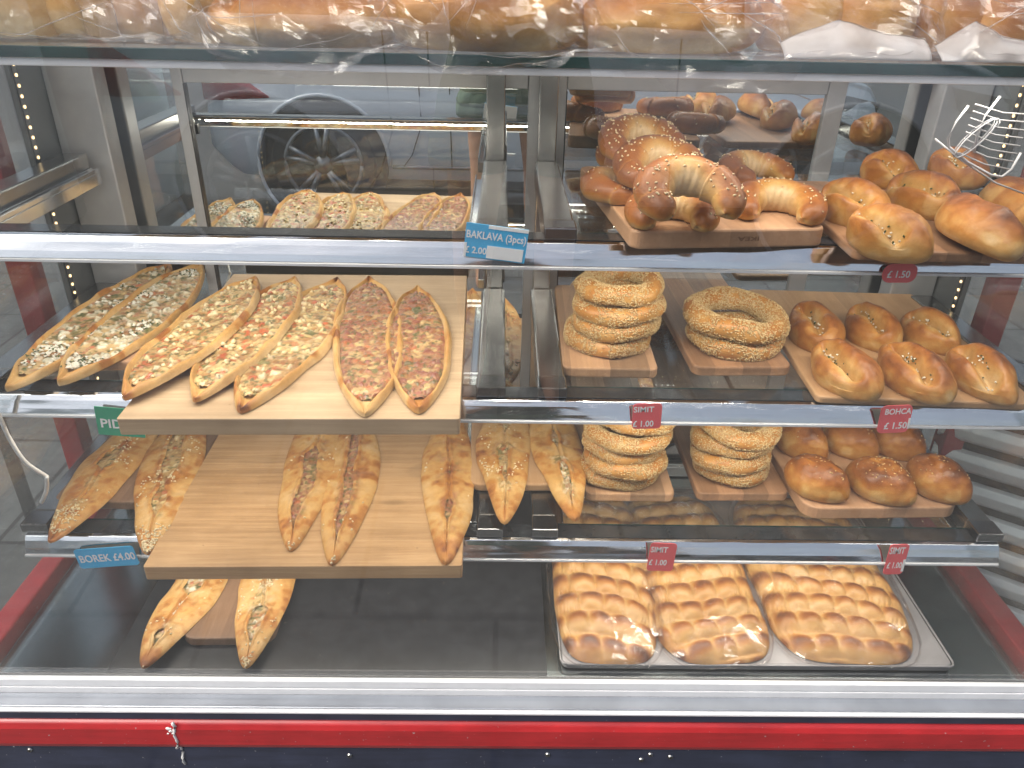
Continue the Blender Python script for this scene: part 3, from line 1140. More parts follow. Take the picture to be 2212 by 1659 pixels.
def bun(seed, L, W, H, split=True, name='split_bun', crumbs=30, dark=0.0, crack=.0, seeds=0, off=0.0):
    """oval enriched bun, long axis along y; «split»: gapes along the top over white cheese"""
    rng = np.random.default_rng(seed)
    n, m = 90, 92
    la = np.linspace(-np.pi / 2, np.pi / 2, n)
    lo = np.linspace(0, 2 * np.pi, m, endpoint=False)
    LA, LO = np.meshgrid(la, lo, indexing='ij')
    cl = np.cos(LA) ** .9
    x = cl * np.sign(np.cos(LO)) * np.abs(np.cos(LO)) ** 1.0
    y = cl * np.sin(LO)
    z = np.sin(LA)
    taper = 1 - .22 * np.abs(y) ** 1.5 - .14 * y * np.sign(rng.random() - .5) - .12 * y ** 2
    X = x * W / 2 * taper
    Y = y * L / 2
    Z = np.where(z > 0, z * H * .72, np.maximum(z * H * .45, -H * .27)) + H * .28
    P0 = grid_xyz(X, Y, Z)
    ns = fbm(P0, 22, 3, seed).reshape(n, m)
    ns2 = fbm(P0, 75, 3, seed + 77).reshape(n, m)
    X = X * (1 + .06 * ns + .018 * ns2)
    Y = Y * (1 + .04 * ns + .012 * ns2)
    Z = Z * (1 + .10 * ns + .03 * ns2)
    t = .40 + .18 * ns2 - .18 * sstep(.35, .6, vnoise(P0 * 48, seed + 6).reshape(n, m))
    t = t + .02 + .40 * sstep(.1, .95, z) + .20 * ns - .10 * sstep(.1, -.3, z)
    t = t + dark
    if split:
        x0 = W * (.05 * np.sin(Y / L * 5 + seed) + rng.uniform(-.04, .04)) + off * W
        win = sstep(.40, .24, np.abs(Y / L + .02))
        d = (X - x0)
        wv = .0058 + .003 * vnoise(np.stack([Y.ravel() * 40, Y.ravel() * 0, Y.ravel() * 0], 1), seed).reshape(n, m)
        up = z > .2
        cut = np.exp(-(d / wv) ** 2) * win * up
        broad = np.exp(-(d / (W * .18)) ** 2) * win * up
        Z = Z - .015 * cut - .011 * broad + .006 * np.exp(-((d - W * .20) / (W * .14)) ** 2) * win * up
        t = t - .62 * broad + .12 * np.exp(-((d - W * .22) / (W * .1)) ** 2) * win * up
    if crack:
        cx, cy = rng.uniform(-.12, .12) * W, rng.uniform(-.1, .2) * L
        g = np.exp(-(((X - cx) / (W * .16)) ** 2 + ((Y - cy) / (L * .16)) ** 2)) * (z > .2)
        st = sstep(-.2, .5, vnoise(P0 * 70, seed + 4).reshape(n, m))
        t = t - crack * g * (.4 + .6 * st)
        Z = Z + .004 * g * (st - .5)
    V = grid_xyz(X, Y, np.maximum(Z, .0008))
    root = empty(name)
    mesh_obj('crust', V, grid_faces(n, m, False, True), M['bun'], root, True, crust(t))
    if split:
        idx = np.where((cut.ravel() > .45))[0]
        K = min(crumbs, len(idx))
        pk = rng.choice(idx, K, replace=False)
        pos = V[pk] + np.c_[rng.normal(size=(K, 2)) * .0018, np.full(K, .0035)]
        nor = rng.normal(size=(K, 3)) * .5 + np.array([0, 0, 1])
        nor /= np.linalg.norm(nor, axis=1, keepdims=True)
        sv, sf = seeds_mesh(pos, nor, .0046, rng, .4)
        cc = np.array([(.84, .80, .66)]) * rng.uniform(.7, 1.05, (K, 1))
        gr = rng.random(K) < .28
        cc[gr] = (.05, .075, .02)
        mesh_obj('cheese', sv, sf, M['cheese'], root, False, np.repeat(cc, 8, axis=0))['kind'] = 'stuff'
    if seeds:
        ok = np.where(z.ravel() > .55)[0]
        pk = rng.choice(ok, seeds)
        Nn = V[pk] / np.array([W * W / 4, L * L / 4, H * H])
        Nn /= np.linalg.norm(Nn, axis=1, keepdims=True)
        sv, sf = seeds_mesh(V[pk] + Nn * .0005, Nn, .0036, rng)
        mesh_obj('sesame', sv, sf, M['sesame'], root, True, np.repeat(np.array([(.70, .48, .22)]) * rng.uniform(.7, 1.1, (seeds, 1)), 8, axis=0))['kind'] = 'stuff'
    return root


def outline_loaf(n, m, L, W, p=3.0):
    """grid over a rounded loaf plan: returns X, Y, rr (0 centre .. 1 rim)"""
    rr = np.linspace(0, 1, n) ** .75
    a = np.linspace(0, 2 * np.pi, m, endpoint=False)
    RR, AA = np.meshgrid(rr, a, indexing='ij')
    ca, sa = np.cos(AA), np.sin(AA)
    k = (np.abs(ca) ** p + np.abs(sa) ** p) ** (-1 / p)
    return RR * ca * k * W / 2, RR * sa * k * L / 2, RR


def ridged_loaf(seed, L=.42, W=.150, H=.040, pitch=.046, slant=.18, poppy=0):
    """flat long loaf dimpled by fingers into rows of pillows"""
    rng = np.random.default_rng(seed)
    n, m = 90, 150
    X, Y, RR = outline_loaf(n, m, L, W, 4.2)
    P0 = grid_xyz(X, Y, X * 0)
    wob = vnoise(P0 * 12, seed).reshape(n, m)
    X = X * (1 + .05 * wob)
    yy = Y + slant * X + .012 * vnoise(P0 * 9, seed + 1).reshape(n, m)
    xx = X + .008 * vnoise(P0 * 14, seed + 2).reshape(n, m) + .013 * np.floor(yy / pitch)
    rowp = np.abs(np.sin(np.pi * yy / pitch)) ** .55
    colp = np.abs(np.sin(np.pi * xx / .042)) ** .5
    pil = rowp ** .8 * (.42 + .58 * colp)
    edge = np.clip(1 - RR ** 5, 0, 1) ** .5
    Z = edge * (H * .36 + H * .64 * pil) + .002 * fbm(P0, 50, 2, seed).reshape(n, m) * edge
    ph = np.mod(yy / pitch, 1.0)
    t = .26 + .64 * sstep(.45, .96, pil) * sstep(.15, .65, ph) + .10 * sstep(.78, .99, RR) + .18 * fbm(P0, 25, 3, seed + 7).reshape(n, m)
    V = grid_xyz(X, Y, np.maximum(Z, .001))
    root = empty('ridged_loaf')
    mesh_obj('crust', V, grid_faces(n, m, False, True), M['loaf'], root, True, crust(t))
    if poppy:
        pk = rng.choice(np.where(RR.ravel() < .8)[0], poppy)
        sel = vnoise(P0[pk] * 14, seed + 9) > .05
        pk = pk[sel]
        pos = V[pk] + np.array([0, 0, .0006])
        nor = np.tile(np.array([[0, 0, 1.]]), (len(pk), 1))
        sv, sf = seeds_mesh(pos, nor, .0024, rng, .3)
        mesh_obj('poppy_seeds', sv, sf, M['sesame'], root, False, np.full((len(sv), 3), .03))['kind'] = 'stuff'
    return root


def round_loaf(seed, L, W, H, pale=0.0, folds=1.0, seeds=None, nseed=0, name='round_loaf'):
    """plump glossy loaf with soft folds"""
    rng = np.random.default_rng(seed)
    n, m = 90, 110
    la = np.linspace(-np.pi / 2, np.pi / 2, n)
    lo = np.linspace(0, 2 * np.pi, m, endpoint=False)
    LA, LO = np.meshgrid(la, lo, indexing='ij')
    x, y, z = np.cos(LA) ** .8 * np.cos(LO), np.cos(LA) ** .8 * np.sin(LO), np.sin(LA)
    X, Y = x * W / 2, y * L / 2
    Z = np.where(z > 0, z * H * .66, np.maximum(z * H * .5, -H * .33)) + H * .34
    P0 = grid_xyz(X, Y, Z)
    ns = fbm(P0, 10, 3, seed).reshape(n, m)
    fo = 1 - np.abs(fbm(P0 * np.array([.6, 1.3, 1.6]), 14, 2, seed + 5).reshape(n, m)) * 3.2
    fo = np.clip(fo, 0, 1)
    X = X * (1 + .07 * ns); Y = Y * (1 + .07 * ns); Z = Z * (1 + .10 * ns) - .011 * folds * fo * sstep(-.1, .4, z)
    t = .33 + .36 * sstep(.0, .95, z) + .34 * fbm(P0, 15, 3, seed + 2).reshape(n, m) - .16 * fo - pale
    t = t - .16 * sstep(.0, -.5, z)
    V = grid_xyz(X, Y, np.maximum(Z, .001))
    root = empty(name)
    mesh_obj('crust', V, grid_faces(n, m, False, True), M['bun'], root, True, crust(t))
    if nseed:
        c0 = rng.uniform(-.12, .12, 2)
        a = rng.normal(size=(nseed, 2)) * .15 + c0 + np.array([0, -.42])
        # put the topping on the side and crown that one sees
        d2 = ((x.ravel()[None] - a[:, :1]) ** 2 + (y.ravel()[None] - a[:, 1:]) ** 2) + (z.ravel()[None] < .05) * 9
        pk = np.argmin(d2, 1)
        Nn = V[pk] * np.array([4 / W ** 2, 4 / L ** 2, 1 / H ** 2])
        Nn /= np.linalg.norm(Nn, axis=1, keepdims=True)
        sz, cc0 = {'black': (.0058, (.015, .013, .012)), 'sunflower': (.0125, (.55, .40, .24)), 'sesame': (.0042, (.80, .62, .34))}[seeds]
        sv, sf = seeds_mesh(V[pk] + Nn * .0012 + rng.normal(size=(nseed, 3)) * .0012, Nn, sz, rng, .25)
        mesh_obj({'black': 'black_seeds', 'sunflower': 'sunflower_seeds', 'sesame': 'sesame'}[seeds], sv, sf, M['sesame'], root, seeds != 'black', np.repeat(np.array([cc0]) * rng.uniform(.75, 1.1, (nseed, 1)), 8, axis=0))['kind'] = 'stuff'
    return root


def film_bag(name, L, W, H, seed, p=2.4, skirt=.05, crumple=1.0, mat='film', droop=None, loc=(0, 0, 0), rot=(0, 0, 0), n=40, m=84):
    """crumpled clear bag standing off the bread, its loose edge spread on the shelf"""
    rng = np.random.default_rng(seed)
    a = np.linspace(0, 2 * np.pi, m, endpoint=False) + rng.normal(size=m) * .01
    k = (np.abs(np.cos(a)) ** p + np.abs(np.sin(a)) ** p) ** (-1 / p)
    V = np.zeros((n, m, 3))
    ns_sk = 9
    aa = np.stack([np.cos(a) * 2.2, np.sin(a) * 2.2, a * 0], 1)
    sk = skirt * (.55 + .75 * np.clip(vnoise(aa * 1.6, seed), -.5, 1))
    pleat = 1 - 2 * np.abs(vnoise(aa * 5.5, seed + 3))
    for i in range(n):
        if i < n - ns_sk:
            f = i / (n - ns_sk - 1)
            el = np.pi / 2 * (1 - f) ** 1.0
            rx = np.cos(el) ** .72
            z = H * (np.sin(el) ** .9) * 1.05 + .003
            r = rx * k
            X, Y = np.cos(a) * r * (W / 2 + .004), np.sin(a) * r * (L / 2 + .004)
            Zz = np.full(m, z)
        else:
            f = (i - (n - ns_sk) + 1) / ns_sk
            X = np.cos(a) * (k * (W / 2 + .004) + sk * f)
            Y = np.sin(a) * (k * (L / 2 + .004) + sk * f)
            Zz = .003 + .006 * np.abs(pleat) * f * crumple + .004 * f * (1 + vnoise(aa * 9, seed + 5))
        V[i, :, 0], V[i, :, 1], V[i, :, 2] = X, Y, Zz
    P = V.reshape(-1, 3)
    rid = 1 - 2 * np.abs(vnoise(P * np.array([26, 20, 30]), seed + 1))
    rid2 = 1 - 2 * np.abs(vnoise(P * np.array([60, 46, 64]), seed + 2))
    C = np.array([0, 0, H * .2])
    dirn = P - C
    dirn /= np.linalg.norm(dirn, axis=1, keepdims=True) + 1e-9
    fall = np.ones((n, m))
    fall[-ns_sk:] = .35
    P = P + dirn * ((.0055 * rid + .0028 * rid2 + .004) * crumple * fall.ravel())[:, None]
    P[:, 2] = np.maximum(P[:, 2], .0015)
    if droop is not None:      # the loose edge bends down over the front of the shelf
        ly = droop
        d = np.clip(ly - P[:, 1], 0, None)
        P[:, 2] -= d * 0.9
        P[:, 1] += d * .55
    return mesh_obj(name, P, grid_faces(n, m, False, True), M[mat], None, False, loc=loc, rot=rot)


# =================================================================== BOARDS AND TRAYS
def heading(a, b):
    """rotation about z that turns local +y into the direction a -> b"""
    d = b - a
    return math.atan2(-d.x, d.y)


def rounded_prism(w, d, h, r, n=6, base_in=.0):
    pts = []
    for cx, cy, a0 in ((w / 2 - r, d / 2 - r, 0), (-w / 2 + r, d / 2 - r, 90), (-w / 2 + r, -d / 2 + r, 180), (w / 2 - r, -d / 2 + r, 270)):
        for i in range(n + 1):
            a = R(a0 + 90 * i / n)
            pts.append((cx + r * math.cos(a), cy + r * math.sin(a)))
    N = len(pts)
    vs = [(x, y, 0) for x, y in pts] + [(x, y, h) for x, y in pts]
    fs = [(i, (i + 1) % N, N + (i + 1) % N, N + i) for i in range(N)] + [tuple(range(N - 1, -1, -1)), tuple(range(N, 2 * N))]
    return MB().add(vs, fs)


def board(fl, fr, z, depth, h, mat, label, r=.012, top=False, bevel=.003, name='cutting_board', cat='cutting board', group='wooden boards under the bread'):
    zz = z + h if top else z
    a, b = at(*fl, zz), at(*fr, zz)
    w = (b - a).length
    rot = math.atan2(b.y - a.y, b.x - a.x)
    c = (a + b) / 2 + Vector((-math.sin(rot), math.cos(rot), 0)) * depth / 2
    o = rounded_prism(w, depth, h, r).build(name, mat, None, False, bevel, loc=(c.x, c.y, z), rot=(0, 0, rot))
    return setp(o, label, cat, group)


M['bamboo'] = m_wood('bamboo', (.33, .185, .078), (.57, .365, .18), 'x', .022, .07, 1.5, .22, .42)
M['pale_ply'] = m_wood('pale_beech', (.37, .25, .14), (.59, .425, .255), 'x', .05, .05, 1.1, 0, .5)
M['oak'] = m_wood('oak_staves', (.36, .20, .09), (.50, .31, .16), 'y', .055, .12, 1.0, 0, .5)
M['acacia'] = m_wood('acacia_staves', (.20, .105, .055), (.36, .20, .105), 'y', .045, .28, 1.0, 0, .45)
M['twotone'] = m_wood('two_tone_staves', (.25, .14, .075), (.44, .27, .15), 'y', .062, .38, 1.0, 0, .45)
M['walnut'] = m_wood('walnut', (.14, .078, .045), (.26, .155, .09), 'y', .09, .10, 1.0, 0, .42)
M['blockend'] = m_wood('beech_block', (.40, .22, .12), (.54, .33, .19), 'y', .04, .12, 1.3, 0, .5)

G1, G2, G3, GF = RZ[0] + .0012, RZ[1] + .0012, RZ[2] + .0012, ZF + .0005
b_cres = board((1362, 540), (1780, 533), G1, .37, .0255, M['blockend'], 'thick wooden block board carrying the pile of crescent rolls', r=.016)
b_bun1 = board((1843, 563), (2240, 573), G1, .37, .014, M['acacia'], 'thin brown board under the split buns of the upper right shelf', r=.012)
b_big = board((250, 905), (993, 905), G2, .553, .0255, M['pale_ply'], 'large pale plywood board with open filled flatbreads on it', r=.004, top=True, bevel=.0012)
b_small = board((95, 806), (303, 800), G2, .40, .016, M['blockend'], 'small wooden board half hidden under the two spinach flatbreads', r=.010)
b_simA = board((1214, 814), (1421, 819), G2, .36, .017, M['twotone'], 'two-tone wooden board under the stack of four sesame rings', r=.014)
b_simB = board((1496, 813), (1709, 813), G2, .42, .017, M['acacia'], 'dark brown rounded board under the pair of sesame rings', r=.016)
b_bun2 = board((1762, 872), (2240, 888), G2, .44, .012, M['oak'], 'wide oak board under six split buns on the middle shelf', r=.010)
b_left3 = board((118, 1098), (432, 1106), G3, .34, .018, M['walnut'], 'dark brown board under the two sesame boreks on the lower left', r=.016)
b_bam = board((308, 1225), (998, 1222), G3, .555, .0255, M['bamboo'], 'large bamboo board with three folded boreks on the lower shelf', r=.004, top=True, bevel=.0012)
b_mid3 = board((1014, 1062), (1246, 1062), G3 + .0178, .38, .016, M['oak'], 'rounded brown board bridging the gap between the two steel posts', r=.022)
b_simC = board((1264, 1083), (1457, 1085), G3, .36, .017, M['twotone'], 'brown board under the tall stack of sesame rings on the lower shelf', r=.014)
b_simD = board((1505, 1083), (1703, 1083), G3, .36, .017, M['acacia'], 'brown stave board under the lower stack of four sesame rings', r=.014)
b_bun3 = board((1735, 1122), (2072, 1119), G3, .42, .024, M['blockend'], 'thick pale board with curved front under the dark glazed buns', r=.03)
mat_ = MB().box(-.365, .365, -.275, .275, 0, .002).build('rubber_mat', M['mat_dark'], None, False, .0008, loc=(-.278, .168, GF))
setp(mat_, 'dark textured mat covering the left floor of the case', 'mat')
b_bot = board((392, 1396), (592, 1394), GF + .0022, .36, .018, M['walnut'], 'dark brown board on the black mat at the bottom of the case', r=.024)


def steel_tray():
    fl, fr = at(1212, 1431, GF + .018), at(2066, 1437, GF + .018)
    w = (fr - fl).length
    d = .50
    rot = math.atan2(fr.y - fl.y, fr.x - fl.x)
    c = (fl + fr) / 2 + Vector((0, d / 2, 0))
    root = empty('baking_tray', (c.x, c.y, GF), (0, 0, rot), 'flat grey metal baking tray under the bagged long loaves', 'baking tray')
    rounded_prism(w - .004, d - .004, .014, .012).build('tray_base', M['tray'], root, False, .003)
    t = MB()
    x0, x1, y0, y1 = -w / 2, w / 2, -d / 2, d / 2
    rim = [(x0 + .01, y0), (x1 - .01, y0), (x1 - .003, y0 + .003), (x1, y0 + .01), (x1, y1), (x0, y1), (x0, y0 + .01), (x0 + .003, y0 + .003), (x0 + .01, y0)]
    t.tube([(x, y, .0140) for x, y in rim], .0018, 8)
    t.build('rolled_rim', M['tray'], root, True)
    return root


steel_tray()


# =================================================================== BREAD ON THE SHELVES
def lay(front, back, z):
    a, b = at(*front, z), at(*back, z)
    return (a + b) / 2, heading(a, b), (b - a).length


def put(root, loc, rz, label, cat, group, rx=0.0, ry=0.0, scale=1.0):
    root.rotation_mode = 'ZYX' if (rx or ry) else 'XYZ'
    root.rotation_mode = 'XYZ'
    root.matrix_world = Matrix.Translation(loc) @ Matrix.Rotation(rz, 4, 'Z') @ Matrix.Rotation(R(ry), 4, 'Y') @ Matrix.Rotation(R(rx), 4, 'X') @ Matrix.Diagonal((scale, scale, scale, 1))
    return setp(root, label, cat, group)


ZB = G2 + .0262
GRP = 'open filled flatbreads on the middle shelf'
PIDES = [  # front tip, back tip, width, kind, z, roll, label
    ((12, 846), (366, 574), .088, 'spinach', G2 + .017, 4, 'narrow cheese and herb flatbread at the outer edge, its tip over the left rail'),
    ((124, 833), (441, 576), .098, 'spinach', G2 + .018, 3, 'flatbread heaped with white cheese and green herbs, second from the left side'),
    ((272, 868), (556, 606), .106, 'cheese', ZB + .003, -5, 'cheese and tomato flatbread overlapping the left edge of the pale board'),
    ((424, 872), (641, 606), .096, 'cheese', ZB, -5, 'cheese flatbread tucked between two others, its lower half covered on both sides'),
    ((522, 890), (728, 605), .106, 'cheese', ZB, 0, 'cheese and tomato flatbread beside the meat ones, lying fully on the board'),
    ((785, 898), (798, 603), .102, 'meat', ZB, 0, 'dark red meat flatbread with a rounded front knob, left of the pair'),
    ((902, 891), (906, 622), .091, 'meat', ZB, 0, 'red meat flatbread nearest the centre posts, near the board corner'),
]
for i, (f, b, w, kind, z, roll, lab) in enumerate(PIDES):
    c, rz, L = lay(f, b, z + .004)
    c.z = z + abs(math.sin(R(roll))) * w * .5
    put(filled_flatbread(L, w * 1.14, kind, 101 + i * 13), c, rz, lab, 'flatbread', GRP, ry=roll)

GRP = 'folded boreks on the lower shelves'
Z3B = G3 + .0262
BOREKS = [
    ((106, 1170), (352, 868), .100, 'cheese', G3 + .019, 190, .26, 'sesame borek with its orange tip hanging over the lower left rail'),
    ((318, 1196), (420, 850), .108, 'cheese', G3 + .019, 240, .28, 'pale sesame borek lying against the left edge of the bamboo board'),
    ((632, 1188), (716, 800), .098, 'meat', Z3B, 25, .26, 'borek with a purple meat gap, left one of the close pair on bamboo'),
    ((712, 1220), (800, 806), .092, 'meat', Z3B, 20, .20, 'slender borek with red tomato gap, right one of the close pair on bamboo'),
    ((958, 1218), (985, 812), .094, 'meat', Z3B, 25, .18, 'browned borek alone on the right end of the bamboo board'),
    ((1089, 1130), (1096, 790), .096, 'cheese', G3 + .0348, 130, .20, 'golden sesame borek in front of the steel posts, the left one of two'),
    ((1240, 1124), (1160, 800), .092, 'spinach', G3 + .0348, 10, .22, 'borek showing white cheese and herbs, leaning against the sesame rings'),
    ((312, 1442), (500, 1130), .094, 'spinach', GF + .0207, 150, .34, 'sesame borek on the bottom board pointing towards the left front'),
    ((530, 1442), (610, 1110), .092, 'spinach', GF + .0207, 170, .34, 'sesame borek on the right side of the bottom board'),
]
for i, (f, b, w, kind, z, ns, sl, lab) in enumerate(BOREKS):
    c, rz, L = lay(f, b, z + .004)
    L2 = min(L, .49)
    a = at(*f, z + .004)
    d = Vector((-math.sin(rz), math.cos(rz), 0))
    c = a + d * L2 / 2
    c.z = z
    put(folded_flatbread(L2, w * 1.03, 311 + i * 17, kind, ns, sl), c, rz, lab, 'borek', GRP)

# sesame rings: three sorts, each copied into the stacks
GRP = 'sesame rings stacked on boards'
protos = [sesame_ring(41), sesame_ring(55, .0640, .0180), sesame_ring(63, .0615, .0195)]
used = [False] * 3


def ring(i, loc, rz, label, scale=.92, tilt=(0, 0)):
    if not used[i]:
        used[i] = True
        o = protos[i]
    else:
        o = copy_tree(protos[i], (0, 0, 0), (0, 0, 0))
    return put(o, loc, rz, label, 'sesame ring', GRP, tilt[0], tilt[1], scale)


ORD = ['bottom', 'second', 'third', 'fourth', 'top']
for nm, px, z, n, dz, dx in (('two-tone board', (1318, 722), G2 + .0178, 4, .0282, .005), ('left lower stack', (1338, 1010), G3 + .0178, 5, .0275, .003), ('right lower stack', (1572, 1000), G3 + .0178, 4, .0275, .002)):
    c = at(*px, z + .01)
    for k in range(n):
        lev = 'topmost' if k == n - 1 else ['bottom', 'second', 'third', 'fourth'][k]
        where = {'two-tone board': 'of the stack on the two-tone board, middle shelf', 'left lower stack': 'of the taller stack beside the boreks, lower shelf',
                 'right lower stack': 'of the stack between rings and glazed buns, lower shelf'}[nm]
        ring((k * 2 + len(nm)) % 3, Vector((c.x + dx * k + .006 * math.sin(k * 2.1 + px[0]), c.y + .006 * math.cos(k * 3.0 + px[0]) + .002 * k, z + dz * k)), k * 1.9 + px[0],
             '%s golden sesame ring %s' % (lev, where), .90 if nm != 'two-tone board' else .93, (2.5 * math.sin(k * 2.7), 2 * math.cos(k * 1.7)))
c = at(1585, 728, G2 + .028)
ring(2, Vector((c.x + .004, c.y + .004, G2 + .0178)), .4, 'lower ring of the leaning pair of sesame rings on the dark board', 1.0)
ring(0, Vector((c.x, c.y + .008, G2 + .050)), 1.4, 'upper big sesame ring of the pair on the dark board', 1.04, (4, -3))

# crescent rolls
GRP = 'crescent rolls piled on the block board'
ZC = G1 + .0262
CRES = [  # base centre, z, rot, scale, T, seed, seeds, tilt, label
    ((1680, 452), ZC, -14, .84, 124, 11, 45, (0, 0), 'crescent roll with ribbed layers at the front right corner of the block board'),
    ((1640, 376), ZC, 24, .80, 122, 23, 30, (0, 0), 'crescent roll at the back right of the pile, tips pointing right'),
    ((1452, 468), ZC, -4, .80, 124, 31, 40, (0, 0), 'crescent roll underneath the big front one, both blunt tips on the board'),
    ((1492, 432), ZC + .040, 8, .88, 122, 47, 75, (13, 0), 'big front crescent roll with scattered sesame lying on top of another'),
    ((1350, 408), ZC, 62, .74, 124, 59, 30, (0, 0), 'small pale crescent roll at the left edge of the block board'),
    ((1428, 372), ZC + .030, 4, .88, 120, 67, 80, (12, 0), 'middle crescent roll of the pile, behind the big front one'),
    ((1378, 345), ZC, 30, .84, 120, 71, 60, (0, 0), 'crescent roll mostly buried under the back of the pile'),
    ((1390, 318), ZC + .052, 10, .86, 118, 83, 120, (10, 0), 'topmost crescent roll at the back, thick with sesame'),
]
for px, z, rz, sc, T, sd_, ns, tl, lab in CRES:
    c = at(*px, z + .012)
    c.z = z
    put(crescent_roll(sd_, T, nseed=ns), c, R(rz), lab, 'crescent roll', GRP, tl[0], tl[1], sc)

# split buns with cheese
SPLIT = [
    ('on the upper right shelf', G1 + .0152, .084, .056, [
        ((1852, 470), (2020, 538), 'pale front split bun on the upper right shelf with herbs in its gap'),
        ((2024, 448), (2200, 540), 'large split bun at the right end of the upper shelf front'),
        ((1795, 418), (1915, 462), 'split bun beside the block board, behind the pale front one'),
        ((1935, 398), (2085, 452), 'split bun between the two front ones, one row back on the upper shelf'),
        ((2130, 410), (2260, 480), 'split bun cut by the right picture edge on the upper shelf'),
        ((1880, 352), (1985, 388), 'dark bun in the back row of the upper right shelf'),
        ((2020, 345), (2130, 384), 'dark bun in the back row near the right light strip')], 'split buns on the upper right shelf'),
    ('on the middle shelf', G2 + .0132, .086, .056, [
        ((1900, 850), (1768, 748), 'front row split bun nearest the pair of sesame rings, middle shelf'),
        ((2062, 858), (1908, 752), 'split bun in the centre of the front row, middle shelf'),
        ((2200, 860), (2064, 756), 'split bun at the right end of the front row, middle shelf'),
        ((1806, 748), (1732, 668), 'back row split bun behind the first front one, middle shelf'),
        ((1938, 742), (1848, 670), 'split bun in the centre of the back row, middle shelf'),
        ((2078, 748), (1962, 682), 'split bun at the right end of the back row, middle shelf')], 'split buns on the oak board'),
]
k = 0
for where, z, W_, H_, lst, grp in SPLIT:
    for f, b, lab in lst:
        c, rz, L = lay(f, b, z + .022)
        c.z = z
        L = max(.125, min(L, .178))
        dark = .12 if 'dark' in lab else (-.04 if 'pale' in lab else .02 + .02 * (k % 3))
        sgn = (-1 if math.sin(rz) > 0 else 1) * (-1 if lab.startswith('large') else 1)
        put(bun(541 + 7 * k, L, W_ * (1 + .03 * math.sin(k * 2)), H_, True, crumbs=24, dark=dark, off=sgn * (.17 if 'upper' in where else .08)), c, rz, lab, 'split bun', grp, ry=sgn * 16 + 3 * math.sin(k))
        k += 1

GLZ = [
    ((1832, 1066), (1702, 1006), 'glazed brown bun at the front left of the thick pale board'),
    ((1982, 1076), (1830, 1004), 'biggest glazed bun, sprinkled with crumbs, in the front row centre'),
    ((2092, 1070), (1966, 1004), 'glazed bun at the front right of the thick pale board'),
    ((1772, 972), (1692, 926), 'glazed bun in the back row nearest the sesame rings'),
    ((1884, 972), (1792, 926), 'glazed bun in the middle of the back row, lower shelf'),
    ((1980, 972), (1894, 928), 'glazed bun at the right of the back row, lower shelf'),
]
for i, (f, b, lab) in enumerate(GLZ):
    z = G3 + .0252
    c, rz, L = lay(f, b, z + .024)
    c.z = z
    put(bun(900 + i * 11, max(.118, min(L * .98, .16)), .098 if i == 1 else .088, .064, False, 'glazed_bun', dark=.10, crack=.35, seeds=60 if i == 1 else 22), c, rz, lab, 'glazed bun', 'glazed buns on the thick pale board')

# long dimpled loaves in clear bags on the tray
LONG = [
    (1322, 1431, .190, 1201, -.02, 0, 'long dimpled loaf in a clear bag, nearest the black mat'),
    (1562, 1431, .206, 1213, .05, 0, 'long dimpled loaf with curved ridges, middle of the three bagged loaves'),
    (1848, 1431, .262, 1229, -.04, 260, 'long dimpled loaf dotted with poppy seeds, nearest the right glass'),
]
for i, (px, py, w, sd_, rz, pop, lab) in enumerate(LONG):
    f = at(px, py, GF + .016)
    L = .46
    d = Vector((-math.sin(rz), math.cos(rz), 0))
    loc = Vector((f.x, f.y, GF + .0152)) + d * (L / 2 - .004)
    put(ridged_loaf(sd_, L, w, .034, slant=[.20, -.14, .12][i], poppy=pop), loc, rz, lab, 'loaf', 'long bagged loaves on the tray')
    bag = film_bag('clear_bag', L + .006, w + .002, .040, 77 + i * 5, 4.2, .007, .55, 'film_tray', loc=(loc.x, loc.y, loc.z - .0005), rot=(0, 0, rz))
    setp(bag, ['wrinkled clear bag round the long loaf next to the black mat', 'shiny clear bag round the middle long loaf', 'creased clear bag round the poppy seed loaf'][i], 'plastic bag', 'clear bags round the long loaves')

# =================================================================== TOP SHELF: BAGGED LOAVES
ZT = 1.1470
TOPB = [  # px centre, y centre, L, W, H, seed, pale, topping, n, label, name
    (640, .095, .20, .262, .072, 2001, -.04, None, 0, 'pale flat loaf in a clear bag overhanging the top shelf edge, left of the posts'),
    (1040, .100, .21, .268, .105, 2011, -.16, None, 0, 'golden folded loaf in a clear bag above the centre posts'),
    (1440, .125, .21, .270, .090, 2023, -.08, None, 0, 'pale golden loaf in a clear bag right of the centre posts'),
    (840, .265, .20, .26, .125, 2031, -.15, None, 0, 'browned loaf standing behind and between the two left loaves'),
    (1250, .280, .20, .25, .125, 2041, -.15, None, 0, 'browned loaf standing behind, above the right post'),
]
for px, yc, L, W_, H_, sd_, pale, tp_, ns, lab in TOPB:
    q = atY(px, 120, yc - L * .3)
    put(round_loaf(sd_, L, W_, H_, pale, 1.2), Vector((q.x, yc, ZT)), 0, lab, 'loaf', 'bagged loaves on the top shelf')
ROLLS = [
    (50, .115, .125, .135, .105, 2101, .02, None, 0, 'pale bagged roll at the far left end of the top shelf'),
    (178, .120, .120, .105, .115, 2113, .0, None, 0, 'second bagged roll from the left end of the top shelf'),
    (318, .135, .115, .110, .110, 2121, -.02, None, 0, 'third bagged roll from the left end of the top shelf'),
    (446, .100, .125, .125, .120, 2131, -.06, None, 0, 'golden bagged roll next to the pale flat loaf'),
    (1745, .125, .12, .125, .105, 2141, -.12, 'black', 60, 'bagged roll with black seeds, nearest the pale golden loaf'),
    (1880, .115, .12, .130, .110, 2151, -.14, 'sunflower', 40, 'bagged roll topped with sunflower seeds'),
    (2060, .130, .12, .130, .115, 2161, -.2, 'sesame', 160, 'bagged brown roll topped with a cap of sesame'),
    (2190, .105, .12, .120, .105, 2171, -.2, 'black', 90, 'bagged brown roll with black seeds at the right picture edge'),
]
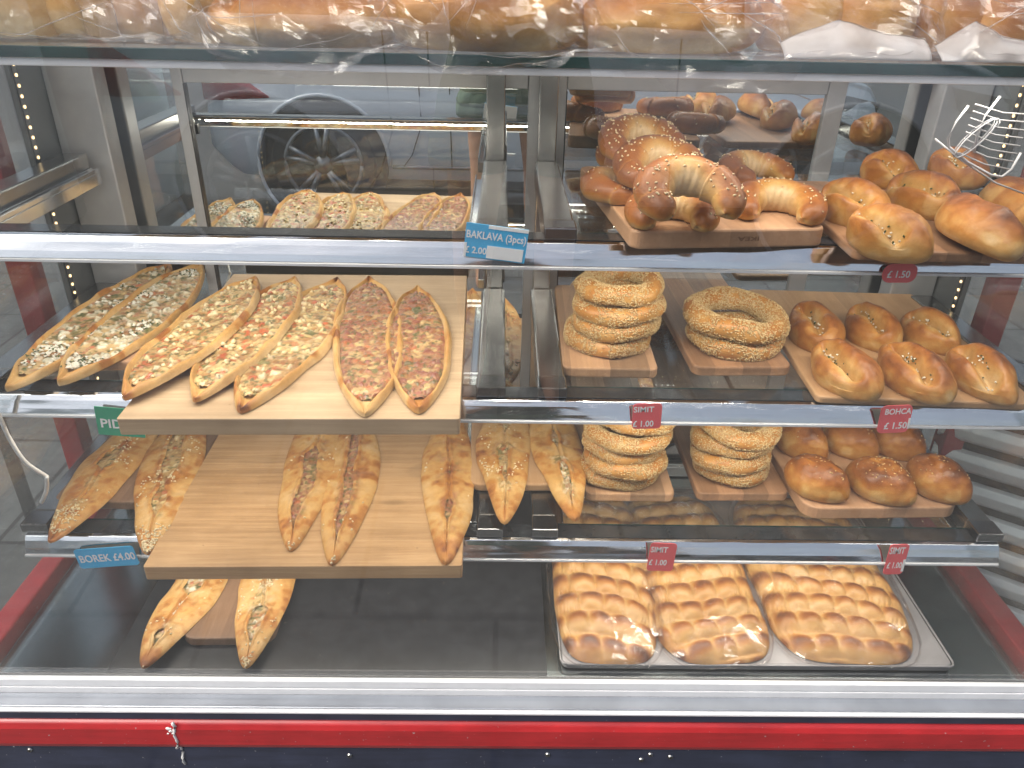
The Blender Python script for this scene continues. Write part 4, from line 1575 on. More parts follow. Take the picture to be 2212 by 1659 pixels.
for px, yc, L, W_, H_, sd_, pale, tp_, ns, lab in ROLLS:
    q = atY(px, 100, yc - .04)
    put(round_loaf(sd_, L, W_, H_, pale, .5, tp_, ns, 'bread_roll'), Vector((q.x, yc, ZT)), 0, lab, 'bread roll', 'bagged rolls on the top shelf')

BAGS = [  # px centre, y, L, W, H, skirt, crumple, mat, droop(local y), label
    (112, .125, .17, .265, .125, 3001, .060, 1.5, 'film', None, 'clear bag with sharp creases round the two rolls at the left end'),
    (384, .125, .17, .245, .128, 3011, .060, 1.5, 'film', None, 'clear bag pleated to a knot round the two rolls left of the flat loaf'),
    (640, .095, .215, .275, .078, 3021, .030, 1.2, 'film', -.098, 'crinkled clear bag round the pale flat loaf'),
    (1040, .100, .225, .282, .112, 3031, .032, 1.2, 'film', -.100, 'crinkled clear bag round the golden folded loaf'),
    (1440, .125, .225, .300, .096, 3041, .055, 1.4, 'film', -.120, 'milky clear bag with a loose corner round the pale golden loaf'),
    (1815, .122, .15, .285, .118, 3051, .035, 1.0, 'film', None, 'clear bag round the black seed and sunflower seed rolls'),
    (2130, .120, .15, .270, .120, 3061, .035, 1.0, 'film', None, 'clear bag round the brown sesame and black seed rolls at the right'),
]
for px, yc, L, W_, H_, sd_, sk, cr, mt, dr, lab in BAGS:
    q = atY(px, 110, yc - .06)
    bag = film_bag('clear_bag', L, W_, H_, sd_, 2.5, sk, cr, mt, dr, loc=(q.x, yc, ZT + .0004))
    setp(bag, lab, 'plastic bag', 'clear bags on the top shelf')
    rng = np.random.default_rng(sd_ + 7)
    vv = np.array([v.co for v in bag.data.vertices]).reshape(40, 84, 3)
    cr_ = MB()
    def shell(fi, fj):
        i_, j_ = int(fi), int(math.floor(fj))
        a_, b_ = fi - i_, fj - math.floor(fj)
        g = lambda q, r_: vv[min(39, q), r_ % 84]
        return (g(i_, j_) * (1 - a_) * (1 - b_) + g(i_ + 1, j_) * a_ * (1 - b_) + g(i_, j_ + 1) * (1 - a_) * b_ + g(i_ + 1, j_ + 1) * a_ * b_)
    knot = (rng.uniform(20, 27), 63 + rng.uniform(-8, 8))          # folds fan out from where the film is pinched
    for _ in range(11):
        s0 = (knot[0] + rng.normal() * 2.5, knot[1] + rng.normal() * 3) if _ < 7 else (rng.uniform(14, 30), 63 + rng.normal() * 15)
        an, ln = rng.uniform(0, 2 * math.pi), rng.uniform(.5, 1.3)
        s1 = (min(36, max(8, s0[0] + 13 * ln * math.sin(an))), s0[1] + 17 * ln * math.cos(an))
        P0_, P1_ = shell(*s0), shell(*s1)
        pts = []
        for q in range(9):
            f_ = q / 8
            sp = shell(s0[0] + (s1[0] - s0[0]) * f_, s0[1] + (s1[1] - s0[1]) * f_)
            st = P0_ + (P1_ - P0_) * f_
            pt = .55 * st + .45 * sp
            pts.append(Vector((pt[0] * 1.0, min(pt[1], sp[1]) - .0015, max(pt[2], sp[2] * .9))))
        rmax = rng.uniform(.0004, .0008)
        cr_.tube(pts, [rmax * math.sin(math.pi * (q + .4) / 8.8) + .0001 for q in range(9)], 5)
    cr_.build('film_creases', M['crease'], bag, True)['kind'] = 'stuff'


# white paper backs folded up along the front of the two right hand bags
def paper_fold(px0, px1, seed, label):
    rng = np.random.default_rng(seed)
    a, b = atY(px0, 130, .018), atY(px1, 130, .018)
    n, m = 40, 10
    xs = np.linspace(a.x, b.x, n)
    hmax = .012 + .030 * np.clip(np.interp(np.linspace(0, 1, n), [0, .18, .38, .7, 1], [.1, .5, 1.0, .55, .35]), 0, 1)
    V = []
    for i, x in enumerate(xs):
        for j in range(m):
            f = j / (m - 1)
            y = .012 + .030 * f ** 1.5 + .004 * vnoise(np.array([[x * 40, f * 2, seed]]), seed)[0]
            V.append((x, y, ZT + .0015 + hmax[i] * f + .003 * abs(vnoise(np.array([[x * 30, 0, seed]]), seed + 1)[0]) * f))
    o = mesh_obj('paper_sheet', V, grid_faces(n, m), M['paper'], None, True)
    s = o.modifiers.new('thickness', 'SOLIDIFY'); s.thickness = .0004
    return setp(o, label, 'paper sheet', 'white sheets inside the right hand bags')


paper_fold(1690, 2010, 5, 'white paper sheet folded up in front of the sunflower seed roll')
paper_fold(2030, 2230, 9, 'white paper sheet folded up in front of the sesame roll at right')


# =================================================================== PRICE TAGS
def text_mesh(s, size, bold=.018):
    cu = bpy.data.curves.new('lettering', 'FONT')
    cu.body = s
    cu.size = size
    cu.offset = size * bold
    cu.resolution_u = 3
    cu.extrude = .00012
    o = bpy.data.objects.new('lettering', cu)
    scene.collection.objects.link(o)
    dg = bpy.context.evaluated_depsgraph_get()
    dg.update()
    me = bpy.data.meshes.new_from_object(o.evaluated_get(dg))
    bpy.data.objects.remove(o)
    bpy.data.curves.remove(cu)
    v = np.zeros(len(me.vertices) * 3)
    me.vertices.foreach_get('co', v)
    return me, v.reshape(-1, 3)


def price_tag(tl, tr, br, bl, Y, color, lines, label, group='price tags clipped to the shelf rails', radius=.006, patches=(), cname='tag', mirror=False, thick=.0012, name='price_tag', cat='price tag', lettering=(.86, .87, .86)):
    P = [atY(*p, Y) for p in (tl, tr, br, bl)]
    c = sum(P, Vector()) / 4
    ux = ((P[1] - P[0]) + (P[2] - P[3])) / 2
    uz = ((P[0] - P[3]) + (P[1] - P[2])) / 2
    w, h = ux.length, uz.length
    ang = math.atan2(ux.z, ux.x)
    root = empty(name, c, (0, -ang, 0), label, cat, group)
    mt = m_plain(cname, color, .45, 0, 40, .05)
    wt_ = m_plain(cname + '_ink', lettering, .5, 0, 40, .03)
    pts = []
    for cx, cz, a0 in ((w / 2 - radius, h / 2 - radius, 0), (-w / 2 + radius, h / 2 - radius, 90), (-w / 2 + radius, -h / 2 + radius, 180), (w / 2 - radius, -h / 2 + radius, 270)):
        for i in range(6):
            a = R(a0 + 90 * i / 5)
            pts.append((cx + radius * math.cos(a), cz + radius * math.sin(a)))
    N = len(pts)
    mb = MB().add([(x, 0, z) for x, z in pts] + [(x, thick, z) for x, z in pts],
                  [tuple(range(N)), tuple(range(2 * N - 1, N - 1, -1))] + [((i + 1) % N, i, N + i, N + (i + 1) % N) for i in range(N)])
    mb.build('card', mt, root)
    MB().box(-w / 2 + radius * .4, w / 2 - radius * .4, thick + .0002, thick + .0006, -h / 2 + radius * .4, h / 2 - radius * .4).build('card_back', wt_, root)
    for (u0, u1, v0, v1) in patches:
        MB().box(-w / 2 + u0 * w, -w / 2 + u1 * w, -.0006, -.0001, -h / 2 + v0 * h, -h / 2 + v1 * h).build('white_patch', wt_, root)
    for s, u0, u1, vb, vt in lines:
        me, v = text_mesh(s, .02)
        mn, mx = v.min(0), v.max(0)
        sx = (u1 - u0) * w / (mx[0] - mn[0])
        cap = (vt - vb) * h
        caps = .02 * .73
        q = np.zeros_like(v)
        xx = (v[:, 0] - mn[0]) * sx
        if mirror: xx = (u1 - u0) * w - xx
        q[:, 0] = -w / 2 + u0 * w + xx
        q[:, 2] = -h / 2 + vb * h + v[:, 1] * cap / caps
        q[:, 1] = -.00045 - v[:, 2] * (-1 if mirror else 1)
        me.vertices.foreach_set('co', q.ravel())
        me.update()
        me.materials.clear()
        me.materials.append(wt_)
        o = bpy.data.objects.new('lettering', me)
        link(o, root)
    return root


BLUE, REDT, GRN = (.07, .45, .78), (.80, .13, .14), (.04, .34, .19)
price_tag((1010, 480), (1144, 498), (1131, 569), (998, 553), -.024, BLUE, [('BAKLAVA (3pcs)', .02, .98, .58, .80), ('£ 2.00', .02, .37, .13, .33)],
          'blue and white baklava tag tilted on the top rail by the posts', radius=.0008, patches=((.36, 1.0, .90, 1.0), (.37, .96, .03, .40), (0.0, .04, .0, .42)), cname='blue_card')
price_tag((213, 880), (312, 887), (307, 945), (203, 936), -.020, GRN, [('PIDE', .09, .72, .28, .60)], 'green pide tag partly behind the corner of the pale board', radius=.0008, patches=(), cname='green_card')
price_tag((162, 1188), (292, 1180), (296, 1219), (170, 1229), -.020, BLUE, [('BOREK £4.00', .05, .98, .32, .70)], 'blue borek tag hanging under the lower left rail', radius=.005, cname='light_blue_card')
price_tag((1904, 571), (1983, 571), (1979, 610), (1910, 610), -.0185, REDT, [('£ 1.50', .14, .80, .28, .66)], 'rounded red tag hanging under the top rail at the right', radius=.011, cname='dull_red_card')
price_tag((1366, 873), (1428, 872), (1430, 925), (1366, 927), -.019, REDT, [('SIMIT', .03, .73, .68, .90), ('£ 1.00', .03, .74, .10, .34)], 'red simit tag on the middle rail below the two-tone board', radius=.006, cname='red_card')
price_tag((1898, 878), (1966, 876), (1968, 932), (1900, 936), -.019, REDT, [('BOHCA', .14, .97, .69, .90), ('£ 1.50', .20, .92, .16, .40)], 'red bohca tag on the middle rail under the split buns', radius=.008, patches=((.94, 1.0, .14, .52),), cname='red_card_b')
price_tag((1400, 1173), (1457, 1175), (1459, 1234), (1402, 1232), -.019, REDT, [('SIMIT', .04, .68, .68, .88), ('£ 1.00', .05, .72, .22, .42)], 'red simit tag on the lower rail beneath the taller ring stack', radius=.006, cname='red_card_c')
price_tag((1908, 1180), (1950, 1178), (1964, 1238), (1922, 1238), -.019, REDT, [('SIMIT', .05, .82, .70, .92), ('£ 1.00', .10, .86, .22, .42)], 'narrow leaning red simit tag on the lower rail under the glazed buns', radius=.006, patches=((.88, 1.0, .10, .50),), cname='red_card_d')


def burnt_mark():
    me, v = text_mesh('IKEA', .02, .03)
    mn, mx = v.min(0), v.max(0)
    a, b = atY(1562, 528, b_cres.location.y - .185), atY(1612, 518, b_cres.location.y - .185)
    q = np.zeros_like(v)
    fx, fz = (v[:, 0] - mn[0]) / (mx[0] - mn[0]), v[:, 1] / .0146
    q[:, 0] = a.x + (1 - fx) * (b.x - a.x) - b_cres.location.x       # the board stands with its stamp upside down
    q[:, 2] = .0155 - fz * .0058
    q[:, 1] = -.1853 + v[:, 2] * .2
    me.vertices.foreach_set('co', q.ravel())
    me.update()
    me.materials.clear()
    me.materials.append(m_plain('scorched_wood', (.20, .10, .05), .6))
    link(bpy.data.objects.new('burnt_lettering', me), b_cres)


burnt_mark()

# =================================================================== WIRES AND THINGS BESIDE THE CASE
def wire(name, pts, r, mat, label, cat):
    P = [Vector(p) for p in pts]
    S = []
    for i in range(len(P) - 1):
        p0, p1, p2, p3 = P[max(i - 1, 0)], P[i], P[i + 1], P[min(i + 2, len(P) - 1)]
        for k_ in range(8):
            t = k_ / 8
            S.append(.5 * ((2 * p1) + (p2 - p0) * t + (2 * p0 - 5 * p1 + 4 * p2 - p3) * t * t + (3 * p1 - p0 - 3 * p2 + p3) * t ** 3))
    S.append(P[-1])
    return setp(MB().tube(S, r, 8).build(name, mat, None, True), label, cat)


cord = [atY(-30, 840, -.03), atY(0, 903, -.03), atY(22, 950, -.02), atY(55, 998, -.01), atY(97, 1027, 0.01), atY(101, 1033, 0.01), atY(100, 1060, .02), atY(90, 1085, .03)]
wire('power_cord', cord, .0032, M['white'], 'white cord hanging inside the left side glass', 'power cord')


def wire_rack():
    root = empty('wire_rack', (0, 0, 0), label='white coated wire rack hanging at the right end of the case', cat='wire rack')
    Y = .02
    f = MB()
    out = [atY(2092, 228, Y), atY(2066, 262, Y), atY(2048, 300, Y), atY(2050, 318, Y), atY(2090, 350, Y), atY(2140, 378, Y), atY(2164, 382, Y), atY(2185, 366, Y), atY(2205, 330, Y)]
    f.tube(out, .0017, 8)
    f.build('outer_wire', M['wire'], root, True)
    f = MB().tube([atY(2160, 208, Y), atY(2128, 250, Y), atY(2112, 290, Y), atY(2104, 330, Y)], .0016, 8)
    f.build('hanger_wire', M['wire'], root, True)
    for i in range(8):
        a = atY(2072 + i * 5, 330 - i * 15, Y - .002)
        b = atY(2185 + i * 6, 366 - i * 17, Y + .02)
        MB().tube([a, (a + b) / 2 + Vector((0, 0, -.004)), b], .0010, 6).build('cross_wire', M['wire'], root, True)
    c = atY(2112, 300, Y - .006)
    lp = []
    for i in range(30):
        a = i / 29 * 2 * math.pi * 2.2
        lp.append(c + Vector((.026 * math.cos(a) * .75 + .010 * math.sin(a), 0.0004 * i, .022 * math.sin(a) + .012 * math.cos(a))))
    MB().tube(lp, .0010, 6).build('wire_coil', M['wire'], root, True)
    MB().tube([atY(2020, 300, Y), atY(2075, 345, Y), atY(2150, 395, Y + .01), atY(2230, 425, Y + .02)], .0013, 6).build('brace_wire', M['wire'], root, True)


wire_rack()
M['maroon'] = m_plain('maroon_banner', (.085, .012, .018), .6, 0, 6, .35)
M['grey_band'] = m_plain('grey_banner_band', (.25, .26, .27), .6, 0, 10, .15)


def banner(side, label):
    x = XC + side * 1.12
    root = empty('red_banner', (x, .10, .62), (0, 0, 0), label, 'banner', 'dark red banners at the ends of the case')
    MB().box(-.006, .006, -.33, .33, -.02, .62).build('banner_cloth', M['maroon'], root, bevel=.001)
    MB().box(-.0085 if side > 0 else .0062, -.0062 if side > 0 else .0085, -.33, .33, .17, .27).build('grey_band', M['grey_band'], root)
    MB().box(-.012, .012, -.345, -.331, -.62, .63).box(-.012, .012, .331, .345, -.62, .63).box(-.012, .012, -.331, .331, .6205, .635).build('banner_frame', M['steel_dark'], root)
    return root


banner(1, 'dark red banner with a grey band beyond the right side glass')
banner(-1, 'dark red banner with a grey band beyond the left side glass')


def shutter():
    a, b = atY(2012, 935, .34), Vector((1.55, -.12, .4))
    d = Vector((b.x - a.x, b.y - a.y, 0))
    L = d.length
    root = empty('slatted_shutter', (a.x + .012, a.y, 0), (0, 0, math.atan2(d.y, d.x)), 'white slatted metal shutter beyond the right side glass', 'shutter')
    z = .015
    while z < .52:
        MB().prism([(-.004, z), (-.014, z + .010), (-.018, z + .030), (-.010, z + .044), (.004, z + .046), (.004, z)], 0, L).build('slat', M['alu_white'], root, bevel=.002)
        z += .066
    MB().box(0, L, .006, .016, .003, .60).build('dark_backing', M['black'], root)
    MB().box(0, L, -.012, .004, .545, .60).build('head_rail', M['steel'], root, bevel=.002)


shutter()

# =================================================================== THE STREET BEHIND THE CAMERA (seen in the mirrored doors)
M['car_paint'] = m_plain('silver_paint', (.80, .83, .86), .32, .0, 3, .03, Coat_Weight=1.0, Coat_Roughness=.04)
M['car_glass'] = m_plain('car_window', (.015, .018, .02), .05, 0, 5, .1)
M['tyre'] = m_plain('tyre_rubber', (.018, .018, .019), .7, 0, 60, .2)
M['rim'] = m_plain('alloy_rim', (.30, .31, .32), .30, .8, 20, .05)
M['lamp_red'] = m_plain('rear_lamp', (.45, .03, .03), .15, 0, 30, .2, Coat_Weight=1.0)
M['trim_black'] = m_plain('car_trim', (.02, .02, .022), .5)


def parked_car(x0, yn, zg):
    """x0 rear end, yn near side plane (facing the case), nose towards +x; the side towards +y faces the shop"""
    root = empty('parked_car', (x0, yn, zg), (0, 0, 0), 'silver hatchback parked at the kerb, mirrored in the back doors of the case', 'car')
    xs = np.linspace(0, 4.15, 84)
    belt = np.interp(xs, [0, .10, .35, 1.2, 2.7, 3.0, 3.5, 3.95, 4.15], [.62, .90, .96, .95, .93, .92, .86, .74, .52])
    roof = np.interp(xs, [0, .10, .25, .55, 1.1, 1.9, 2.4, 3.05, 3.5, 3.95, 4.15], [.64, .95, 1.20, 1.40, 1.47, 1.46, 1.38, .97, .89, .77, .53])
    roof = np.maximum(roof, belt + .012)
    sill = np.interp(xs, [0, .2, 3.9, 4.15], [.34, .22, .22, .32])
    hw = np.interp(xs, [0, .12, .5, 2.0, 3.6, 4.0, 4.15], [.66, .78, .87, .88, .85, .72, .55])
    rw = np.where(roof - belt > .05, hw * .72, hw * .93)
    prof = []
    for i in range(len(xs)):
        h_ = belt[i] - sill[i]
        ring_ = [(hw[i] * .93, sill[i]), (hw[i] * .985, sill[i] + h_ * .10), (hw[i] * .99, sill[i] + h_ * .30), (hw[i], sill[i] + h_ * .55), (hw[i] * .995, sill[i] + h_ * .66), (hw[i] * .975, sill[i] + h_ * .72), (hw[i] * .965, sill[i] + h_ * .86), (hw[i] * .93, belt[i])]
        ring_ += [(lerp(hw[i] * .91, rw[i], q), lerp(belt[i], roof[i], q)) for q in (.06, .5, .92)]
        ring_ += [(rw[i] * .7, roof[i] + .02), (0, roof[i] + .03)]
        prof.append(ring_)
    k_ = len(prof[0])
    V = []
    for x, rg in zip(xs, prof):
        V += [(x, y - .88, z) for y, z in rg] + [(x, -y - .88, z) for y, z in rg[-2::-1]]
    m_ = 2 * k_ - 1
    F = grid_faces(len(xs), m_)
    body, glass = [], []
    for f in F.tolist():
        i, j = f[0] // m_, f[0] % m_
        jj = j if j < k_ - 1 else m_ - 2 - j
        cabin = 8 <= jj < 10 and .45 < xs[i] < 2.75 and not (1.42 < xs[i] < 1.52)
        (glass if cabin else body).append(f)
    body.append(list(range(m_))[::-1]); body.append([(len(xs) - 1) * m_ + q for q in range(m_)])
    mesh_obj('body', V, body, M['car_paint'], root, True)
    mesh_obj('side_windows', V, glass, M['car_glass'], root, True)
    for wx in (.72, 3.28):
        for sy, yy in ((1, -.005), (-1, -1.755)):
            arch = MB().disc((wx, yy - sy * .03, .315), (0, sy, 0), .375, .030, 36)
            arch.build('wheel_arch', M['trim_black'], root)
            tr_ = []
            for a in range(41):
                an = a / 40 * math.pi * 2
                tr_.append((wx + .385 * math.cos(an), yy - sy * .004, .315 + .385 * math.sin(an)))
            MB().tube(tr_[:26], .012, 6).build('arch_lip', M['car_paint'], root, True)
            ty = MB()
            ty.disc((wx, yy - sy * .20, .315), (0, sy, 0), .315, .205, 40)
            w_ = ty.build('wheel', M['tyre'], root, bevel=.02)
            rm = MB()
            ring1 = [(wx + .222 * math.cos(a / 36 * 2 * math.pi), yy + sy * .012, .315 + .222 * math.sin(a / 36 * 2 * math.pi)) for a in range(37)]
            rm.tube(ring1, .013, 8)
            for q in range(5):
                for off in (-.17, .17):
                    a = q / 5 * 2 * math.pi + .3 + off * .9
                    b = q / 5 * 2 * math.pi + .3 + off * .35
                    rm.tube([(wx + .05 * math.cos(b), yy + sy * .02, .315 + .05 * math.sin(b)), (wx + .215 * math.cos(a), yy + sy * .012, .315 + .215 * math.sin(a))], [.020, .015], 8)
            rm.disc((wx, yy + sy * .008, .315), (0, sy, 0), .055, .022, 20)
            rm.build('rim', M['rim'], w_, True)
    for sy in (1, -1):
        y = -.88 + sy * .885
        # tail lamp wraps round the corner and tapers along the side
        vs_, N = [], 12
        for q in range(N):
            x = -.004 + .44 * q / (N - 1)
            top_ = float(np.interp(x, [0, .10, .44], [.86, .87, .685]))
            low_ = float(np.interp(x, [0, .12, .44], [.63, .645, .675]))
            for z, out in ((top_, .0), (top_ - .004, .012), (low_ + .004, .012), (low_, .0)):
                hh = float(np.interp(x, xs, hw)) * (.97 if z > .75 else .99)
                vs_.append((x, -.88 + sy * (hh + out), z))
        mesh_obj('tail_lamp', vs_, grid_faces(N, 4), M['lamp_red'], root, True)
        for path in ([(1.28, .95), (1.30, .55), (1.24, .38), (1.18, .30)], [(2.48, .93), (2.50, .32)], [(1.46, .94), (1.47, .30)]):
            MB().tube([(x, -.88 + sy * (float(np.interp(x, xs, hw)) * (1.0 if z < .7 else .975) + .001), z) for x, z in path], .0035, 6).build('door_seam', M['trim_black'], root)
        MB().tube([(x, -.88 + sy * (float(np.interp(x, xs, hw)) * .985 + .006), .305) for x in np.linspace(1.12, 2.86, 12)], .012, 6).build('sill_trim', M['rim'], root, True)
        for hx in (1.62, 2.02):
            MB().tube([(hx, y + sy * -.012, .80), (hx + .03, y + sy * .018, .805), (hx + .15, y + sy * .018, .80), (hx + .18, y + sy * -.012, .795)], .012, 8).build('door_handle', M['car_paint'], root, True)
        mb = MB().disc((2.66, y + sy * .02, .93), (0, sy, 0), .07, .14, 16, .055)
        mb.build('wing_mirror', M['car_paint'], root, True)
        vs_ = [(3.72, -.88 + sy * .80, .66), (4.02, -.88 + sy * .66, .60), (4.04, -.88 + sy * .66, .68), (3.66, -.88 + sy * .83, .76), (3.72, -.88 + sy * .76, .66), (4.0, -.88 + sy * .6, .60), (4.0, -.88 + sy * .6, .68), (3.66, -.88 + sy * .78, .76)]
        mesh_obj('headlight', vs_, [(0, 1, 2, 3), (7, 6, 5, 4), (0, 4, 5, 1), (1, 5, 6, 2), (2, 6, 7, 3), (3, 7, 4, 0)], M['car_glass'], root)
    return root


parked_car(atY(700, 350, 2 * YM + 2.65).x - .72, -2.65, -.12)

# added pale block, stand-in for an unidentified pale shape mirrored by the left post
pb = MB().box(-.16, .10, -.3, .3, 0, 1.6).build('pale_block', m_plain('pale_green_paint', (.66, .73, .72), .4, 0, 3, .1), None, bevel=.02, loc=(atY(305, 350, 2 * YM + 2.8).x, -2.8, -.12))
setp(pb, 'added pale block behind the silver car, seen in the mirror by the left post', 'stand-in block')


# =================================================================== THE PERSON TAKING THE PICTURE
def skin_body(name, joints, edges, mat, parent, sub=2, root_i=0):
    me = bpy.data.meshes.new(name)
    me.from_pydata([j[0] for j in joints], edges, [])
    o = bpy.data.objects.new(name, me)
    link(o, parent)
    me.materials.append(mat)
    sk = o.modifiers.new('skin', 'SKIN')
    lay_ = me.skin_vertices[0] if me.skin_vertices else None
    if lay_ is None:
        bm = bmesh.new(); bm.from_mesh(me); bm.verts.layers.skin.verify(); bm.to_mesh(me); bm.free()
        lay_ = me.skin_vertices[0]
    for i, j in enumerate(joints):
        r_ = j[1]
        lay_.data[i].radius = r_ if isinstance(r_, tuple) else (r_, r_)
        lay_.data[i].use_root = (i == root_i)
    sk.use_smooth_shade = True
    ss = o.modifiers.new('sub', 'SUBSURF'); ss.levels = sub; ss.render_levels = sub
    return o


def person():
    M['skin'] = m_plain('skin', (.52, .27, .17), .5, 0, 30, .06, .1, 120)
    M['shorts'] = m_plain('green_cotton', (.075, .115, .075), .85, 0, 22, .2, .6, 45)
    M['shirt'] = m_plain('dark_shirt', (.05, .07, .06), .85, 0, 30, .15, .5, 60)
    M['hair'] = m_plain('brown_hair', (.035, .02, .012), .55, 0, 90, .4, .5, 160)
    root = empty('person', (.035, -1.36, 0), (0, 0, 0), 'person in green cuffed shorts photographing the case, mirrored between the posts', 'person')
    J, E = [], []

    def chain(pts, start=None):
        prev = start
        ids = []
        for p, r_ in pts:
            J.append((p, r_)); ids.append(len(J) - 1)
            if prev is not None: E.append((prev, len(J) - 1))
            prev = len(J) - 1
        return ids
    # knees bent, bending a little forward (towards +y); the phone is held at chest height
    tor = chain([((0, 0, .86), (.155, .11)), ((0, .01, .98), (.13, .095)), ((0, .03, 1.12), (.145, .10)), ((0, .05, 1.26), (.165, .10)), ((0, .065, 1.36), (.075, .065)), ((0, .085, 1.43), (.052, .055)),
                 ((0, .11, 1.50), (.072, .088)), ((0, .115, 1.58), (.078, .098)), ((0, .105, 1.655), (.055, .07))])
    for s in (-1, 1):
        chain([((s * .095, 0, .80), (.090, .092)), ((s * .108, .02, .62), (.076, .078)), ((s * .112, .035, .47), (.056, .058)), ((s * .114, .010, .36), (.058, .060)), ((s * .114, -.01, .22), (.042, .043)), ((s * .114, -.015, .09), (.034, .038)),
               ((s * .118, .03, .045), (.038, .032)), ((s * .124, .11, .028), (.042, .022)), ((s * .126, .155, .022), (.036, .016))], tor[0])
        chain([((s * .175, .055, 1.30), .056), ((s * .215, .09, 1.16), .044), ((s * .225, .14, 1.06), .038), ((s * .175, .235, 1.13), .034), ((s * .115, .315, 1.20), (.024, .028)), ((s * .098, .338, 1.222), (.015, .034))], tor[3])
    skin_body('body', J, E, M['skin'], root)
    for s in (-1, 1):       # fingers curl round the edges of the phone
        for q in range(4):
            z0 = 1.205 + q * .017
            fj = [((s * .096, .342, z0), .0095), ((s * .090, .362, z0 + .002), .0085), ((s * .078, .369, z0 + .003), .0078), ((s * (.066 + .003 * abs(q - 1.5)), .366, z0 + .003), .0065)]
            skin_body('finger', fj, [(0, 1), (1, 2), (2, 3)], M['skin'], root, 1)
        tj = [((s * .098, .334, 1.205), .0115), ((s * .084, .330, 1.222), .0105), ((s * .066, .338, 1.232), .0085)]
        skin_body('thumb', tj, [(0, 1), (1, 2)], M['skin'], root, 1)

    def loft(name, rings, mat, closed=True):
        n_ = 40
        V = []
        for (cx, cy, cz, rx, ry, wob) in rings:
            for a in range(n_):
                t_ = 2 * math.pi * a / n_
                w_ = 1 + wob * math.sin(t_ * 7 + cz * 20) + wob * .6 * math.sin(t_ * 13 + cz * 35)
                V.append((cx + rx * w_ * math.cos(t_), cy + ry * w_ * math.sin(t_), cz))
        return mesh_obj(name, V, grid_faces(len(rings), n_, False, True), mat, root, True)
    loft('shorts', [(0, 0, 1.00, .160, .125, .01), (0, 0, .97, .168, .132, .015), (0, .005, .88, .192, .150, .02), (0, .01, .80, .205, .150, .03), (0, .01, .76, .200, .140, .03)], M['shorts'])
    for s in (-1, 1):
        loft('shorts_leg', [(s * .098, .005, .80, .105, .130, .02), (s * .104, .012, .785, .110, .128, .035), (s * .108, .016, .765, .114, .126, .045), (s * .109, .017, .755, .116, .127, .04), (s * .109, .018, .750, .110, .121, .03),
                            (s * .109, .018, .745, .119, .129, .03), (s * .110, .018, .708, .117, .126, .035), (s * .110, .018, .702, .106, .116, .02)], M['shorts'])
    loft('shirt', [(0, 0, .95, .172, .128, .02), (0, .01, 1.0, .165, .122, .02), (0, .03, 1.12, .168, .125, .015), (0, .05, 1.25, .190, .128, .01), (0, .06, 1.32, .170, .112, .01), (0, .07, 1.37, .095, .085, .0), (0, .075, 1.385, .078, .075, 0)], M['shirt'])
    for s in (-1, 1):
        ax = Vector((s * .215, .09, 1.16)) - Vector((s * .175, .055, 1.30))
        MB().tube([Vector((s * .160, .05, 1.315)), Vector((s * .185, .062, 1.275)), Vector((s * .205, .080, 1.20)), Vector((s * .214, .088, 1.165))], [.068, .074, .066, .066], 18).build('sleeve', M['shirt'], root, True)
    # head details
    hv = []
    n_, m_ = 18, 30
    for i in range(n_):
        el = R(-35 + 125 * i / (n_ - 1))
        for j in range(m_):
            az = 2 * math.pi * j / m_
            front = max(0, math.sin(az)) ** 2
            rr_ = 1.0 if not (front > .3 and el < R(32)) else .86
            hv.append((.092 * rr_ * math.cos(el) * math.cos(az), .095 + .116 * rr_ * math.cos(el) * math.sin(az) - .012, 1.575 + .115 * math.sin(el)))
    mesh_obj('hair', hv, grid_faces(n_, m_, False, True), M['hair'], root, True)
    for s in (-1, 1):
        MB().disc((s * .032, .196, 1.578), (0, 1, 0), .013, .006, 12, .006).build('eye', M['white'], root, True)
        MB().tube([(s * .078, .10, 1.595), (s * .090, .098, 1.58), (s * .088, .10, 1.555), (s * .078, .105, 1.54)], [.008, .013, .012, .006], 8).build('ear', M['skin'], root, True)
    MB().tube([(0, .196, 1.59), (0, .212, 1.565), (0, .224, 1.545), (0, .205, 1.535)], [.008, .011, .014, .008], 8).build('nose', M['skin'], root, True)
    MB().tube([(-.026, .192, 1.505), (-.012, .201, 1.508), (0, .203, 1.506), (.012, .201, 1.508), (.026, .192, 1.505)], [.003, .006, .006, .006, .003], 8).build('mouth', M['lamp_red'], root, True)
    return root


person()
ph = MB().box(-.078, .078, -.0045, .0045, -.038, .038).build('phone', M['black'], None, False, .003, loc=(.035, -1.0085, 1.24))
setp(ph, 'black phone held sideways in both hands by the person in green shorts', 'phone')


# =================================================================== CRUMBS
def crumbs(zc, x0, x1, y0, y1, K, seed, label, col=(.66, .50, .28)):
    rng = np.random.default_rng(seed)
    pos = np.c_[rng.uniform(x0, x1, K), rng.uniform(y0, y1, K), np.full(K, zc)]
    nor = rng.normal(size=(K, 3)) * .2 + np.array([0, 0, 1])
    nor /= np.linalg.norm(nor, axis=1, keepdims=True)
    sv, sf = seeds_mesh(pos, nor, .0024, rng, .3)
    o = mesh_obj('bread_crumbs', sv, sf, M['sesame'], None, False, np.repeat(np.array([col]) * rng.uniform(.4, 1.1, (K, 1)), 8, axis=0))
    setp(o, label, 'crumbs', kind='stuff')


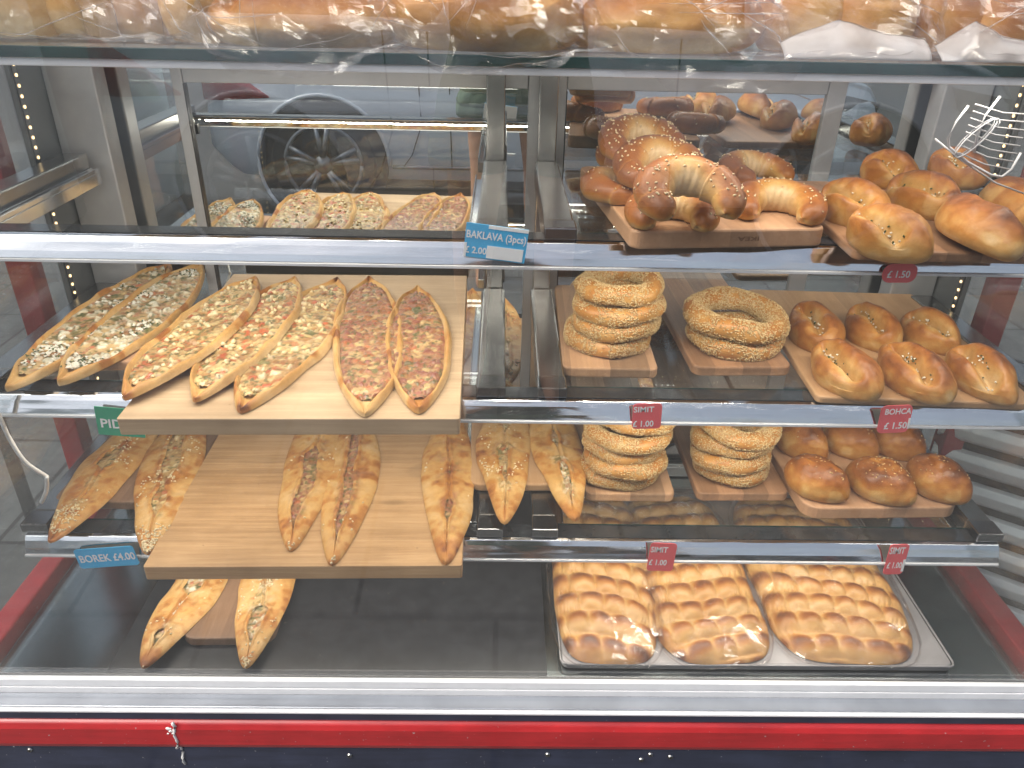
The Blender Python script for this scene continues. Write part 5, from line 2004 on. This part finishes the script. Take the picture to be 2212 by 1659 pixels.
crumbs(G2 + .0275, -.50, -.08, -.09, .30, 22, 1, 'loose crumbs on the large pale board', (.30, .17, .07))
crumbs(G3 + .0275, -.50, -.08, -.085, .20, 26, 2, 'loose crumbs on the bamboo board', (.28, .15, .06))
crumbs(GF + .0032, -.58, .07, -.09, .15, 26, 3, 'loose crumbs and sesame on the black mat', (.30, .24, .16))
crumbs(G1 + .0012, .12, .75, .055, .10, 60, 4, 'loose sesame on the upper glass shelf')
crumbs(G2 + .0012, .12, .44, .05, .12, 40, 5, 'loose sesame on the middle glass shelf')
crumbs(G3 + .0012, .12, .75, .05, .10, 50, 6, 'loose sesame on the lower glass shelf')
